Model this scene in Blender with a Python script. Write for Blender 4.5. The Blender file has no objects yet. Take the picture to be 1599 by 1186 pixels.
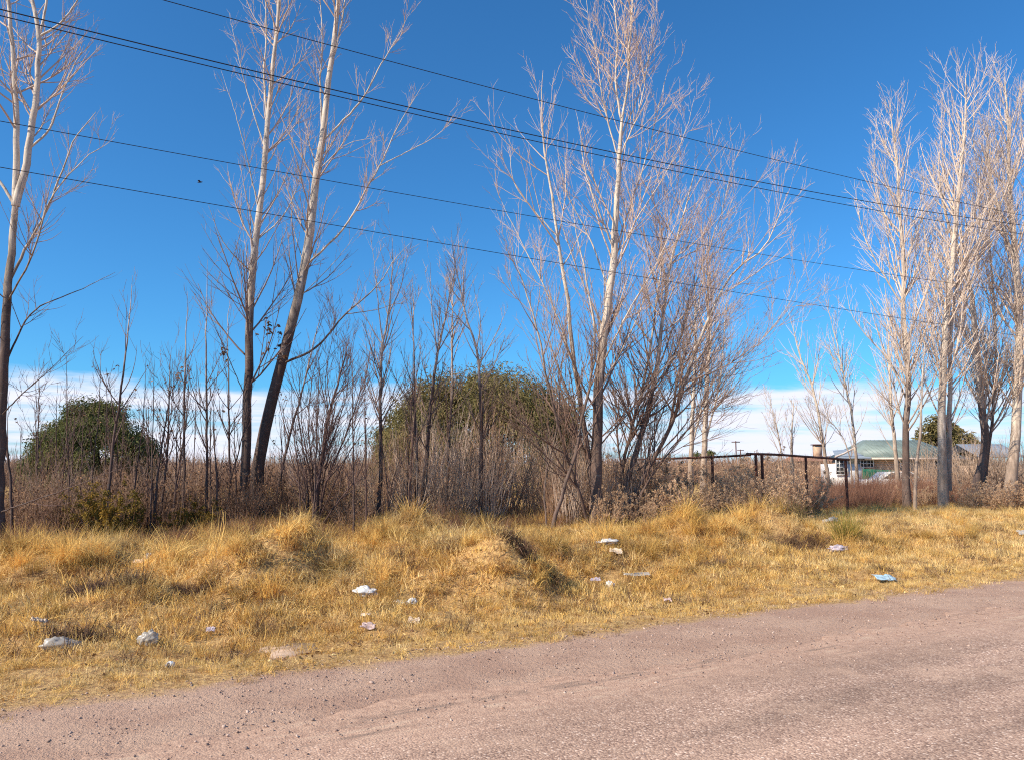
import bpy, math
import numpy as np
from mathutils import Vector

S = bpy.context.scene
# ------------------------------------------------------------------ camera
F, CX, CY, HOR = 1208.0, 799.5, 593.0, 730.0
PITCH = math.atan((HOR - CY) / F)
EYE = 1.6
cam = bpy.data.cameras.new('camera'); camo = bpy.data.objects.new('camera', cam)
S.collection.objects.link(camo); S.camera = camo
cam.sensor_width = 36.0; cam.lens = 36.0 * F / 1599.0
cam.clip_start = 0.05; cam.clip_end = 6000
camo.location = (0, 0, EYE); camo.rotation_euler = (math.pi/2 + PITCH, 0, 0)

# ------------------------------------------------------------------ sky, sun, exposure
SUN_EL, SUN_AZ = math.radians(37), math.radians(-122)      # azimuth from +Y (view direction), negative = towards -X
sd = Vector((math.sin(SUN_AZ)*math.cos(SUN_EL), math.cos(SUN_AZ)*math.cos(SUN_EL), math.sin(SUN_EL)))
w = bpy.data.worlds.new('World'); S.world = w; w.use_nodes = True
nt = w.node_tree; nt.nodes.clear()
def N(nt, t, **kw):
    n = nt.nodes.new(t)
    for k, v in kw.items():
        if k in n.inputs.keys(): n.inputs[k].default_value = v
        else: setattr(n, k, v)
    return n
def lk(nt, a, b): nt.links.new(a, b)
out = N(nt, 'ShaderNodeOutputWorld'); bg = N(nt, 'ShaderNodeBackground'); bg.inputs['Strength'].default_value = 0.09
sky = N(nt, 'ShaderNodeTexSky', sky_type='NISHITA', sun_disc=False, sun_elevation=SUN_EL, sun_rotation=SUN_AZ,
        altitude=500, air_density=1.0, dust_density=0.8, ozone_density=2.2)
tint = N(nt, 'ShaderNodeMix', data_type='RGBA', blend_type='MULTIPLY'); tint.inputs[0].default_value = 1
tint.inputs[7].default_value = (0.36, 0.97, 1.42, 1)
lk(nt, sky.outputs[0], tint.inputs[6])
tc = N(nt, 'ShaderNodeTexCoord')
sep = N(nt, 'ShaderNodeSeparateXYZ'); lk(nt, tc.outputs['Generated'], sep.inputs[0])
mp = N(nt, 'ShaderNodeMapping'); mp.inputs['Scale'].default_value = (4, 4, 20); lk(nt, tc.outputs['Generated'], mp.inputs[0])
nz = N(nt, 'ShaderNodeTexNoise', Scale=1.6, Detail=7, Roughness=0.55); lk(nt, mp.outputs[0], nz.inputs['Vector'])
# cloud bank: between 0 and about 6 degrees up, torn upper edge
m1 = N(nt, 'ShaderNodeMath', operation='MULTIPLY_ADD'); m1.inputs[1].default_value = 0.075; lk(nt, nz.outputs[0], m1.inputs[0]); lk(nt, sep.outputs[2], m1.inputs[2])
cr = N(nt, 'ShaderNodeMapRange', interpolation_type='SMOOTHSTEP'); cr.inputs[1].default_value = 0.142; cr.inputs[2].default_value = 0.118; cr.inputs[3].default_value = 0; cr.inputs[4].default_value = 1
lk(nt, m1.outputs[0], cr.inputs[0])
mp2 = N(nt, 'ShaderNodeMapping'); mp2.inputs['Scale'].default_value = (3, 3, 42); mp2.inputs['Location'].default_value = (4, 1, 2); lk(nt, tc.outputs['Generated'], mp2.inputs[0])
nz2 = N(nt, 'ShaderNodeTexNoise', Scale=1.3, Detail=6, Roughness=0.6); lk(nt, mp2.outputs[0], nz2.inputs['Vector'])
cr2 = N(nt, 'ShaderNodeMapRange', interpolation_type='SMOOTHSTEP'); cr2.inputs[1].default_value = 0.30; cr2.inputs[2].default_value = 0.60; cr2.inputs[3].default_value = 0.22; cr2.inputs[4].default_value = 1
lk(nt, nz2.outputs[0], cr2.inputs[0])
mm = N(nt, 'ShaderNodeMath', operation='MULTIPLY'); lk(nt, cr.outputs[0], mm.inputs[0]); lk(nt, cr2.outputs[0], mm.inputs[1])
cmix = N(nt, 'ShaderNodeMix', data_type='RGBA'); cmix.inputs[7].default_value = (7.6, 7.8, 8.9, 1)
lk(nt, mm.outputs[0], cmix.inputs[0]); lk(nt, tint.outputs[2], cmix.inputs[6])
lk(nt, cmix.outputs[2], bg.inputs['Color']); lk(nt, bg.outputs[0], out.inputs[0])

sl = bpy.data.lights.new('sun', 'SUN'); slo = bpy.data.objects.new('sun', sl); S.collection.objects.link(slo)
sl.energy = 5.0; sl.angle = math.radians(0.53); sl.color = (1.0, 0.88, 0.71)
slo.rotation_euler = sd.to_track_quat('Z', 'Y').to_euler(); slo.location = (-20, -20, 30)
vs = S.view_settings; vs.view_transform = 'Standard'; vs.look = 'None'; vs.exposure = 0.46; vs.gamma = 1; vs.use_curve_mapping = False

S.render.engine = 'CYCLES'; S.cycles.use_denoising = False; S.cycles.filter_width = 1.1; S.cycles.max_bounces = 6
# ------------------------------------------------------------------ helpers
RNG = np.random.default_rng(7)
cp, sp_ = math.cos(PITCH), math.sin(PITCH)
def ray(px, py):
    a, b = (px - CX)/F, (CY - py)/F
    return np.array([a, cp - b*sp_, sp_ + b*cp])
def P(px, py, Y):
    d = ray(px, py); return np.array([0, 0, EYE]) + d*(Y/d[1])
U = np.array([0.866, 0.5]); NN = np.array([-0.5, 0.866]); EDGE = 6.15
def sp_of(x, y): return x*U[0] + y*U[1], x*NN[0] + y*NN[1] - EDGE
def xy_of(s, p): p = p + EDGE; return s*U[0] + p*NN[0], s*U[1] + p*NN[1]
_lat = np.random.default_rng(3).random((256, 256))
def vnoise(x, y):
    x = np.asarray(x, float); y = np.asarray(y, float)
    xi = np.floor(x).astype(int); yi = np.floor(y).astype(int); fx = x-xi; fy = y-yi
    fx = fx*fx*(3-2*fx); fy = fy*fy*(3-2*fy)
    a = _lat[xi & 255, yi & 255]; b = _lat[(xi+1) & 255, yi & 255]; c = _lat[xi & 255, (yi+1) & 255]; d = _lat[(xi+1) & 255, (yi+1) & 255]
    return (a*(1-fx)+b*fx)*(1-fy) + (c*(1-fx)+d*fx)*fy
def fbm(x, y, o=4):
    v = 0; a = 0.5
    for i in range(o): v = v + a*vnoise(x*2**i + 17*i, y*2**i + 31*i); a *= 0.5
    return v
def sstep(a, b, x): t = np.clip((x-a)/(b-a), 0, 1); return t*t*(3-2*t)
def flatG(px, py):
    d = ray(px, py); return d[0]*EYE/-d[2], d[1]*EYE/-d[2]
# the large hummocks of the verge: (pixel of their foot, radius m, height m)
HUM = [(400, 915, .85, .40), (300, 905, .7, .22), (690, 905, 1.25, .42), (560, 925, .6, .16), (790, 915, .6, .30), (470, 905, .55, .34), (90, 900, 1.3, .26), (1080, 858, 1.5, .36),
       (960, 872, 1.1, .22), (1190, 838, 1.3, .36), (860, 880, .8, .22), (1450, 840, 1.6, .18), (200, 935, .6, .15), (640, 865, 1.2, .26), (1330, 850, .9, .16)]
HUMW = [(*flatG(a, b), r, h*1.7) for a, b, r, h in HUM]
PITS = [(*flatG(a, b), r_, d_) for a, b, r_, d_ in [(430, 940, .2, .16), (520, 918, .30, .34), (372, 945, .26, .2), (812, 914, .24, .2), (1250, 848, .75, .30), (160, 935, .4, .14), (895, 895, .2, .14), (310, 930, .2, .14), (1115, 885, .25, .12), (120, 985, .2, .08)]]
def H(x, y):
    s, p = sp_of(x, y)
    g = sstep(0.3, 2.0, p)
    h = -0.10*sstep(0, 2.5, p) + 0.16*sstep(3, 8, p)
    h = h + g*(fbm(x*0.55, y*0.55) - 0.47)*0.5*(1-0.8*sstep(11, 15, p))
    h = h + g*(fbm(x*2.3+9, y*2.3)-0.47)*0.16*(1-sstep(12, 16, p))
    for (hx, hy, r, hh) in HUMW:
        d2 = ((x-hx)**2 + (y-hy)**2)/(r*r); h = h + hh*np.exp(-d2*1.3)
    for (hx, hy, r, hh) in PITS: h = h - hh*np.exp(-((x-hx)**2+(y-hy)**2)/(r*r)*1.2)
    h = h + (fbm(x*3, y*3)-.47)*0.012*sstep(-1.2, -0.6, p)*(1-g)
    return h - 0.012*sstep(-0.6, -1.3, p)
def G(px, py):
    d = ray(px, py); t = EYE/-d[2] if d[2] < 0 else 60
    for _ in range(30):
        x, y = d[0]*t, d[1]*t; z = float(H(x, y)); t = t*0.5 + 0.5*((z-EYE)/d[2])
    return np.array([d[0]*t, d[1]*t, float(H(d[0]*t, d[1]*t))])

def link(o, parent=None, label=None, cat=None, group=None, kind=None):
    S.collection.objects.link(o)
    if parent is not None: o.parent = parent
    if label: o['label'] = label
    if cat: o['category'] = cat
    if group: o['group'] = group
    if kind: o['kind'] = kind
    return o
def empty(name, loc, label, cat, group=None, kind=None):
    o = bpy.data.objects.new(name, None); o.location = tuple(map(float, loc)); o.empty_display_size = 0.1
    return link(o, None, label, cat, group, kind)
def raw_mesh(name, V, Fc, mat=None, smooth=False):
    """V (n,3); Fc list of (m,k) int arrays"""
    me = bpy.data.meshes.new(name)
    V = np.asarray(V, np.float32); me.vertices.add(len(V)); me.vertices.foreach_set('co', V.ravel())
    if not isinstance(Fc, list): Fc = [Fc]
    Fc = [np.asarray(f, np.int32) for f in Fc if len(f)]
    if Fc:
        loops = np.concatenate([f.ravel() for f in Fc]); tot = np.concatenate([np.full(len(f), f.shape[1], np.int32) for f in Fc])
        start = np.concatenate([[0], np.cumsum(tot)[:-1]]).astype(np.int32)
        me.loops.add(len(loops)); me.loops.foreach_set('vertex_index', loops)
        me.polygons.add(len(tot)); me.polygons.foreach_set('loop_start', start)
        if smooth: me.polygons.foreach_set('use_smooth', np.ones(len(tot), bool))
        me.update(calc_edges=True)
    if mat: me.materials.append(mat)
    return me
def mobj(name, me, parent=None, off=None, **kw):
    o = bpy.data.objects.new(name, me)
    return link(o, parent, **kw)

class Tubes:
    def __init__(self): self.V = []; self.Q = []; self.n = 0
    def add(self, Pt, R, k=4):
        Pt = np.asarray(Pt, float); R = np.asarray(R, float)
        if Pt.ndim == 2: Pt = Pt[None]; R = R[None]
        Nn, n, _ = Pt.shape
        if Nn == 0: return
        T = np.gradient(Pt, axis=1); T /= np.linalg.norm(T, axis=2, keepdims=True)+1e-9
        m = Pt[:, -1]-Pt[:, 0]; m /= np.linalg.norm(m, axis=1, keepdims=True)+1e-9
        ref = np.where(np.abs(m[:, [0]]) < 0.7, np.array([[1., 0, 0]]), np.array([[0, 1., 0]]))
        A = np.cross(T, ref[:, None, :]); A /= np.linalg.norm(A, axis=2, keepdims=True)+1e-9
        B = np.cross(T, A)
        th = np.arange(k)*2*np.pi/k
        ring = Pt[:, :, None, :] + R[:, :, None, None]*(np.cos(th)[None, None, :, None]*A[:, :, None, :] + np.sin(th)[None, None, :, None]*B[:, :, None, :])
        self.V.append(ring.reshape(-1, 3))
        b = np.arange(Nn)[:, None, None]*n*k; j = np.arange(n-1)[None, :, None]*k; i = np.arange(k)[None, None, :]; i2 = (i+1) % k
        q = np.stack(np.broadcast_arrays(b+j+i, b+j+i2, b+j+k+i2, b+j+k+i), -1).reshape(-1, 4) + self.n
        self.Q.append(q); self.n += Nn*n*k
    def mesh(self, name, mat, origin=(0, 0, 0), smooth=True):
        if not self.V: return None
        return raw_mesh(name, np.concatenate(self.V)-np.asarray(origin), [np.concatenate(self.Q)], mat, smooth)
class Blades:
    """ribbons"""
    def __init__(self): self.V = []; self.Q = []; self.n = 0
    def add(self, Pt, W, side):
        Nn, n, _ = Pt.shape
        if Nn == 0: return
        v = np.stack([Pt - side[:, None, :]*W[:, :, None], Pt + side[:, None, :]*W[:, :, None]], 2)
        self.V.append(v.reshape(-1, 3)); b = np.arange(Nn)[:, None]*n*2; j = np.arange(n-1)[None, :]*2
        q = np.stack(np.broadcast_arrays(b+j, b+j+1, b+j+3, b+j+2), -1).reshape(-1, 4)+self.n
        self.Q.append(q); self.n += Nn*n*2
    def mesh(self, name, mat, origin=(0, 0, 0)):
        return raw_mesh(name, np.concatenate(self.V)-np.asarray(origin), [np.concatenate(self.Q)], mat, False)
def rand_unit(rng, n):
    v = rng.normal(size=(n, 3)); return v/np.linalg.norm(v, axis=1, keepdims=True)
def grow(rng, Pp, Rp, dens, t0, t1, ang, lfac, lmin, lmax, up, wig, n, rfac, tip=0.25, shrink=0.65, rmin=0.002, droop=0.0, rl=0.013):
    """children of the polylines Pp (N,n,3) with radii Rp"""
    Nn, m, _ = Pp.shape
    if Nn == 0: return np.zeros((0, n, 3)), np.zeros((0, n))
    L = np.linalg.norm(np.diff(Pp, axis=1), axis=2).sum(1)
    cnt = rng.poisson(dens*L*(t1-t0)); i = np.repeat(np.arange(Nn), cnt); K = len(i)
    t = t0 + (t1-t0)*rng.random(K); f = t*(m-1); j = np.minimum(f.astype(int), m-2); fr = (f-j)[:, None]
    pos = Pp[i, j]*(1-fr)+Pp[i, j+1]*fr; T = Pp[i, j+1]-Pp[i, j]; T /= np.linalg.norm(T, axis=1, keepdims=True)+1e-9
    rp = Rp[i, j]*(1-fr[:, 0])+Rp[i, j+1]*fr[:, 0]
    pr = np.cross(T, rand_unit(rng, K)); pr /= np.linalg.norm(pr, axis=1, keepdims=True)+1e-9
    a = np.radians(rng.uniform(ang[0], ang[1], K))[:, None]
    d = T*np.cos(a)+pr*np.sin(a)
    tt = (t-t0)/(t1-t0+1e-9)
    ln = np.clip(L[i]*lfac*(1-shrink*tt)*rng.uniform(0.55, 1.25, K), lmin, lmax)
    r0 = np.maximum(np.minimum(rp*rfac, 0.004+ln*rl), rmin)
    Q = np.zeros((K, n, 3)); Q[:, 0] = pos; st = (ln/(n-1))[:, None]
    for k in range(1, n):
        d = d + np.array([0, 0, up]) + rng.normal(size=(K, 3))*wig
        d /= np.linalg.norm(d, axis=1, keepdims=True)+1e-9
        Q[:, k] = Q[:, k-1]+d*st
    R = r0[:, None]*np.linspace(1, tip, n)[None, :]
    return Q, np.maximum(R, 0.0012)
def resample(pts, n):
    pts = np.asarray(pts, float); d = np.r_[0, np.cumsum(np.linalg.norm(np.diff(pts, axis=0), axis=1))]
    # catmull style smoothing through cubic interpolation of each axis
    t = np.linspace(0, d[-1], n); o = np.zeros((n, pts.shape[1]))
    mseg = np.gradient(pts, d, axis=0)
    idx = np.clip(np.searchsorted(d, t)-1, 0, len(d)-2); h = (d[idx+1]-d[idx]); u = ((t-d[idx])/h)[:, None]; h = h[:, None]
    o = (2*u**3-3*u**2+1)*pts[idx] + (u**3-2*u**2+u)*h*mseg[idx] + (-2*u**3+3*u**2)*pts[idx+1] + (u**3-u**2)*h*mseg[idx+1]
    return o

# ------------------------------------------------------------------ materials
def mat(name):
    m = bpy.data.materials.new(name); m.use_nodes = True; t = m.node_tree
    b = t.nodes['Principled BSDF']; b.inputs['Roughness'].default_value = 0.85; b.inputs['Specular IOR Level'].default_value = 0.25
    return m, t, b
def ramp(t, stops, fac):
    r = N(t, 'ShaderNodeValToRGB'); e = r.color_ramp.elements
    while len(e) < len(stops): e.new(0.5)
    for el, (p, c) in zip(e, stops): el.position = p; el.color = (*c, 1)
    lk(t, fac, r.inputs[0]); return r.outputs[0]
def mixc(t, fac, a, b, mode='MIX'):
    m = N(t, 'ShaderNodeMix', data_type='RGBA', blend_type=mode)
    for s, v in ((0, fac), (6, a), (7, b)):
        if isinstance(v, bpy.types.NodeSocket): lk(t, v, m.inputs[s])
        elif isinstance(v, tuple): m.inputs[s].default_value = (*v, 1)
        else: m.inputs[s].default_value = v
    return m.outputs[2]
def noise(t, scale, detail=4, rough=0.55, vec=None, world=True):
    n = N(t, 'ShaderNodeTexNoise', Scale=scale, Detail=detail, Roughness=rough)
    if vec is None:
        g = N(t, 'ShaderNodeNewGeometry'); vec = g.outputs['Position']
    lk(t, vec, n.inputs['Vector']); return n.outputs[0]
def mrange(t, v, a, b, c=0.0, d=1.0, sm=True):
    r = N(t, 'ShaderNodeMapRange', interpolation_type='SMOOTHSTEP' if sm else 'LINEAR')
    for i, x in enumerate((a, b, c, d)): r.inputs[i+1].default_value = x
    lk(t, v, r.inputs[0]); return r.outputs[0]
def math_(t, op, a, b):
    m = N(t, 'ShaderNodeMath', operation=op)
    for i, v in enumerate((a, b)):
        if isinstance(v, bpy.types.NodeSocket): lk(t, v, m.inputs[i])
        else: m.inputs[i].default_value = v
    return m.outputs[0]
def bump(t, b, h, strength=0.5, dist=0.02):
    n = N(t, 'ShaderNodeBump'); n.inputs['Strength'].default_value = strength; n.inputs['Distance'].default_value = dist
    lk(t, h, n.inputs['Height']); lk(t, n.outputs[0], b.inputs['Normal'])

def bark_mat(name, low, high, z0, z1, scar=0.5):
    m, t, b = mat(name)
    g = N(t, 'ShaderNodeNewGeometry'); s = N(t, 'ShaderNodeSeparateXYZ'); lk(t, g.outputs['Position'], s.inputs[0])
    mpn = N(t, 'ShaderNodeMapping'); mpn.inputs['Scale'].default_value = (9, 9, 2.2); lk(t, g.outputs['Position'], mpn.inputs[0])
    n1 = noise(t, 1.0, 6, 0.65, mpn.outputs[0])
    mp3 = N(t, 'ShaderNodeMapping'); mp3.inputs['Scale'].default_value = (5, 5, 16); lk(t, g.outputs['Position'], mp3.inputs[0])
    n2 = noise(t, 1.0, 5, 0.6, mp3.outputs[0])
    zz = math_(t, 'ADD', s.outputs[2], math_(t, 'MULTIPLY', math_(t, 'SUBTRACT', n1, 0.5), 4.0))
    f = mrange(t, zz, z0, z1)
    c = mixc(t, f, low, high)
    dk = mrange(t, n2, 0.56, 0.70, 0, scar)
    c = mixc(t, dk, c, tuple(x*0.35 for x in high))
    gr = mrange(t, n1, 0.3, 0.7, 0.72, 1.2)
    c2 = mixc(t, 1.0, c, c, 'MIX')
    hv = N(t, 'ShaderNodeHueSaturation'); lk(t, gr, hv.inputs['Value']); lk(t, c2, hv.inputs['Color'])
    lk(t, hv.outputs[0], b.inputs['Base Color']); bump(t, b, n1, 0.6, 0.03)
    return m
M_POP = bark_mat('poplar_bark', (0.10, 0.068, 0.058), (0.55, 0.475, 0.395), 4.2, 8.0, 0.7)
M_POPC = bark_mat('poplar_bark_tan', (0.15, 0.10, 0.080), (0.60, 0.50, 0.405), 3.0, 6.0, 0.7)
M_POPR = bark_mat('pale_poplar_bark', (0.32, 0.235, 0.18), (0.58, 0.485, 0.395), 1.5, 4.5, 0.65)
M_SAP = bark_mat('sapling_bark', (0.10, 0.065, 0.055), (0.46, 0.38, 0.34), 3.2, 5.2)
M_DARK = bark_mat('dark_shrub_bark', (0.085, 0.05, 0.042), (0.17, 0.105, 0.09), 1.5, 4.5, 0.2)
def flat_var(name, a, b_, scale=1.5, rough=0.85, rnd=True, transl=0.0):
    m, t, b = mat(name)
    n = noise(t, scale, 5, 0.6); f = mrange(t, n, 0.3, 0.7)
    c = mixc(t, f, a, b_)
    if rnd:
        oi = N(t, 'ShaderNodeObjectInfo'); hv = N(t, 'ShaderNodeHueSaturation'); lk(t, mrange(t, oi.outputs['Random'], 0, 1, 0.75, 1.25, False), hv.inputs['Value']); lk(t, c, hv.inputs['Color']); c = hv.outputs[0]
    lk(t, c, b.inputs['Base Color']); b.inputs['Roughness'].default_value = rough
    if transl:
        tr = N(t, 'ShaderNodeBsdfTranslucent'); lk(t, c, tr.inputs['Color']); mx = N(t, 'ShaderNodeMixShader'); mx.inputs[0].default_value = transl
        lk(t, b.outputs[0], mx.inputs[1]); lk(t, tr.outputs[0], mx.inputs[2]); lk(t, mx.outputs[0], t.nodes['Material Output'].inputs[0])
    return m
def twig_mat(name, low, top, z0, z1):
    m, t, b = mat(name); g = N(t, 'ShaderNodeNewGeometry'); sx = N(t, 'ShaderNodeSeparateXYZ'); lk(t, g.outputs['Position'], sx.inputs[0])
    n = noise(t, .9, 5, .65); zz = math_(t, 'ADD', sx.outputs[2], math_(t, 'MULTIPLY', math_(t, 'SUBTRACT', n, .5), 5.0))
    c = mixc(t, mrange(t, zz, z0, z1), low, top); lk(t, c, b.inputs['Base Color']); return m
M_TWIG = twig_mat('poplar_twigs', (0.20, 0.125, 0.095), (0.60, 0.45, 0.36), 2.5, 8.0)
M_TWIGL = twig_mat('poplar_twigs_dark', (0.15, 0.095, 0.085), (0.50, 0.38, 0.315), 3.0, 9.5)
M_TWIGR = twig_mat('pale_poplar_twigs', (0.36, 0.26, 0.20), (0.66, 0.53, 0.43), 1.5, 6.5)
M_BRUSH = flat_var('brush_twigs', (0.22, 0.125, 0.085), (0.44, 0.28, 0.18), 1.2)
M_BRUSHT = flat_var('tan_brush_twigs', (0.34, 0.22, 0.15), (0.56, 0.40, 0.28), 1.2)
M_FLECK = flat_var('dry_seed_heads', (0.52, 0.34, 0.20), (0.72, 0.51, 0.33), 1.0, transl=0.25)
M_WEED = flat_var('dry_red_weeds', (0.19, 0.085, 0.055), (0.36, 0.20, 0.13), 0.7, transl=0.2)
M_OLIVE = flat_var('olive_leaves', (0.16, 0.12, 0.025), (0.32, 0.19, 0.03), 1.2, transl=0.3)
M_EVER = flat_var('evergreen_leaves', (0.060, 0.075, 0.024), (0.155, 0.145, 0.045), 0.7, transl=0.2)
M_EVER2 = flat_var('willow_leaves', (0.11, 0.10, 0.034), (0.25, 0.19, 0.075), 0.6, transl=0.2)
M_DEADLEAF = flat_var('dead_leaves', (0.12, 0.06, 0.035), (0.30, 0.17, 0.09), 2.0, transl=0.15)
M_GREEN = flat_var('green_broom', (0.16, 0.17, 0.03), (0.30, 0.27, 0.05), 3.0, transl=0.25)
# dry grass: colour drifts over the verge and from tuft to tuft
def grass_mat(name, a, b_, c_):
    m, t, b = mat(name)
    g = N(t, 'ShaderNodeNewGeometry'); oi = N(t, 'ShaderNodeObjectInfo')
    n = noise(t, 0.55, 4, 0.6, g.outputs['Position']); n2 = noise(t, 3.5, 4, 0.6, g.outputs['Position'])
    c = mixc(t, mrange(t, n, 0.35, 0.65), a, b_)
    c = mixc(t, mrange(t, n2, 0.50, 0.66, 0, 0.9), c, c_)
    r2 = mrange(t, oi.outputs['Random'], 0, 1, 0.58, 1.30, False)
    hv = N(t, 'ShaderNodeHueSaturation'); lk(t, r2, hv.inputs['Value']); lk(t, c, hv.inputs['Color']); c = hv.outputs[0]
    lk(t, c, b.inputs['Base Color'])
    tr = N(t, 'ShaderNodeBsdfTranslucent'); lk(t, c, tr.inputs['Color']); mx = N(t, 'ShaderNodeMixShader'); mx.inputs[0].default_value = 0.3
    lk(t, b.outputs[0], mx.inputs[1]); lk(t, tr.outputs[0], mx.inputs[2]); lk(t, mx.outputs[0], t.nodes['Material Output'].inputs[0])
    return m
M_GRASS = grass_mat('dry_grass', (0.66, 0.405, 0.11), (0.84, 0.58, 0.20), (0.44, 0.215, 0.065))
M_STRAW = grass_mat('bleached_straw', (0.80, 0.57, 0.24), (0.88, 0.67, 0.33), (0.62, 0.40, 0.17))

M_DRYB = grass_mat('brown_dead_grass', (0.34, 0.20, 0.09), (0.42, 0.26, 0.12), (0.22, 0.12, 0.06))
# ground
M_GROUND, t, b = mat('ground')
g = N(t, 'ShaderNodeNewGeometry'); pos = g.outputs['Position']
vm = N(t, 'ShaderNodeVectorMath', operation='DOT_PRODUCT'); lk(t, pos, vm.inputs[0]); vm.inputs[1].default_value = (NN[0], NN[1], 0)
pp = math_(t, 'SUBTRACT', vm.outputs['Value'], EDGE)
nA = noise(t, 1.3, 6, 0.65, pos); nB = noise(t, 22, 5, 0.7, pos); nC = noise(t, 0.12, 4, 0.6, pos); nD = noise(t, 90, 3, 0.6, pos)
dirt = mixc(t, mrange(t, nA, 0.35, 0.65), (0.43, 0.265, 0.185), (0.54, 0.355, 0.25))
dirt = mixc(t, mrange(t, nB, 0.5, 0.75, 0, 0.55), dirt, (0.24, 0.145, 0.105))
dirt = mixc(t, mrange(t, nD, 0.6, 0.75, 0, 0.5), dirt, (0.55, 0.42, 0.35))
soil = mixc(t, mrange(t, nB, 0.35, 0.65), (0.30, 0.16, 0.065), (0.64, 0.41, 0.165))
field = mixc(t, mrange(t, nC, 0.4, 0.6), (0.36, 0.235, 0.13), (0.27, 0.17, 0.10))
e1 = mrange(t, math_(t, 'ADD', pp, math_(t, 'MULTIPLY', math_(t, 'SUBTRACT', nA, 0.5), 0.9)), 0.0, 0.25)
c = mixc(t, e1, dirt, soil); c = mixc(t, mrange(t, pp, 11, 14), c, field)
lk(t, c, b.inputs['Base Color']); bump(t, b, math_(t, 'ADD', nB, math_(t, 'MULTIPLY', nD, 0.5)), 0.8, 0.03)
# road: worn chip seal
M_ROAD, t, b = mat('chip_seal_road')
g = N(t, 'ShaderNodeNewGeometry'); pos = g.outputs['Position']
vo = N(t, 'ShaderNodeTexVoronoi', Scale=74.0); lk(t, pos, vo.inputs['Vector'])
vo2 = N(t, 'ShaderNodeTexVoronoi', Scale=95.0); lk(t, pos, vo2.inputs['Vector'])
rr = N(t, 'ShaderNodeMapping'); rr.inputs['Rotation'].default_value = (0, 0, -math.radians(30)); rr.inputs['Scale'].default_value = (0.35, 2.2, 1); 
mr0 = N(t, 'ShaderNodeMapping'); mr0.inputs['Rotation'].default_value = (0, 0, -math.radians(30)); lk(t, pos, mr0.inputs[0]); rr.inputs['Rotation'].default_value = (0, 0, 0); lk(t, mr0.outputs[0], rr.inputs[0])
nW = noise(t, 0.8, 5, 0.6, rr.outputs[0]); nA = noise(t, 2.0, 6, 0.65, pos); nB = noise(t, 14, 4, 0.7, pos); nF = noise(t, 60, 3, 0.6, pos)
sv = N(t, 'ShaderNodeSeparateColor'); lk(t, vo.outputs['Color'], sv.inputs[0])
stone = ramp(t, [(0.0, (0.246, 0.149, 0.107)), (0.35, (0.403, 0.258, 0.186)), (0.7, (0.493, 0.324, 0.233)), (0.93, (0.605, 0.412, 0.298)), (1.0, (0.806, 0.618, 0.493))], sv.outputs[0])
gap = mrange(t, vo.outputs['Distance'], 0.45, 0.8, 0, 0.4)
c = mixc(t, gap, stone, (0.269, 0.170, 0.121))
tone = mrange(t, nW, 0.3, 0.7, 0.74, 1.22); hv = N(t, 'ShaderNodeHueSaturation'); lk(t, tone, hv.inputs['Value']); lk(t, c, hv.inputs['Color']); c = hv.outputs[0]
c = mixc(t, mrange(t, nA, 0.48, 0.70, 0, 0.55), c, (0.560, 0.376, 0.265))
c = mixc(t, mrange(t, nB, 0.62, 0.74, 0, 0.5), c, (0.246, 0.154, 0.121))
vm = N(t, 'ShaderNodeVectorMath', operation='DOT_PRODUCT'); lk(t, pos, vm.inputs[0]); vm.inputs[1].default_value = (NN[0], NN[1], 0)
pp = math_(t, 'ADD', math_(t, 'SUBTRACT', vm.outputs['Value'], EDGE), math_(t, 'MULTIPLY', math_(t, 'SUBTRACT', nA, 0.5), 0.7))
stx = N(t, 'ShaderNodeMapping'); stx.inputs['Scale'].default_value = (0.5, 5.0, 1); lk(t, mr0.outputs[0], stx.inputs[0]); nS = noise(t, 1.0, 5, 0.65, stx.outputs[0])
eb = math_(t, 'MULTIPLY', mrange(t, pp, -2.0, -1.35, 0, 1), mrange(t, pp, -0.9, -1.2, 0, 1))
ed = mrange(t, pp, -2.3, -1.05, 0, 0.92)
c = mixc(t, ed, c, mixc(t, mrange(t, nB, .35, .65), (0.403, 0.247, 0.172), (0.549, 0.355, 0.246)))
c = mixc(t, math_(t, 'MULTIPLY', eb, math_(t, 'MULTIPLY', mrange(t, nA, 0.46, 0.58), mrange(t, nS, 0.52, 0.60, 0, 0.6))), c, (0.582, 0.422, 0.298))
c = mixc(t, math_(t, 'MULTIPLY', eb, math_(t, 'MULTIPLY', mrange(t, nA, 0.40, 0.55), mrange(t, nS, 0.46, 0.38, 0, 0.75))), c, (0.246, 0.170, 0.126))
lk(t, c, b.inputs['Base Color']); b.inputs['Roughness'].default_value = 0.8
hh = math_(t, 'ADD', math_(t, 'MULTIPLY', vo.outputs['Distance'], -1.0), math_(t, 'MULTIPLY', nF, 0.6)); bump(t, b, hh, 0.5, 0.008)

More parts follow.
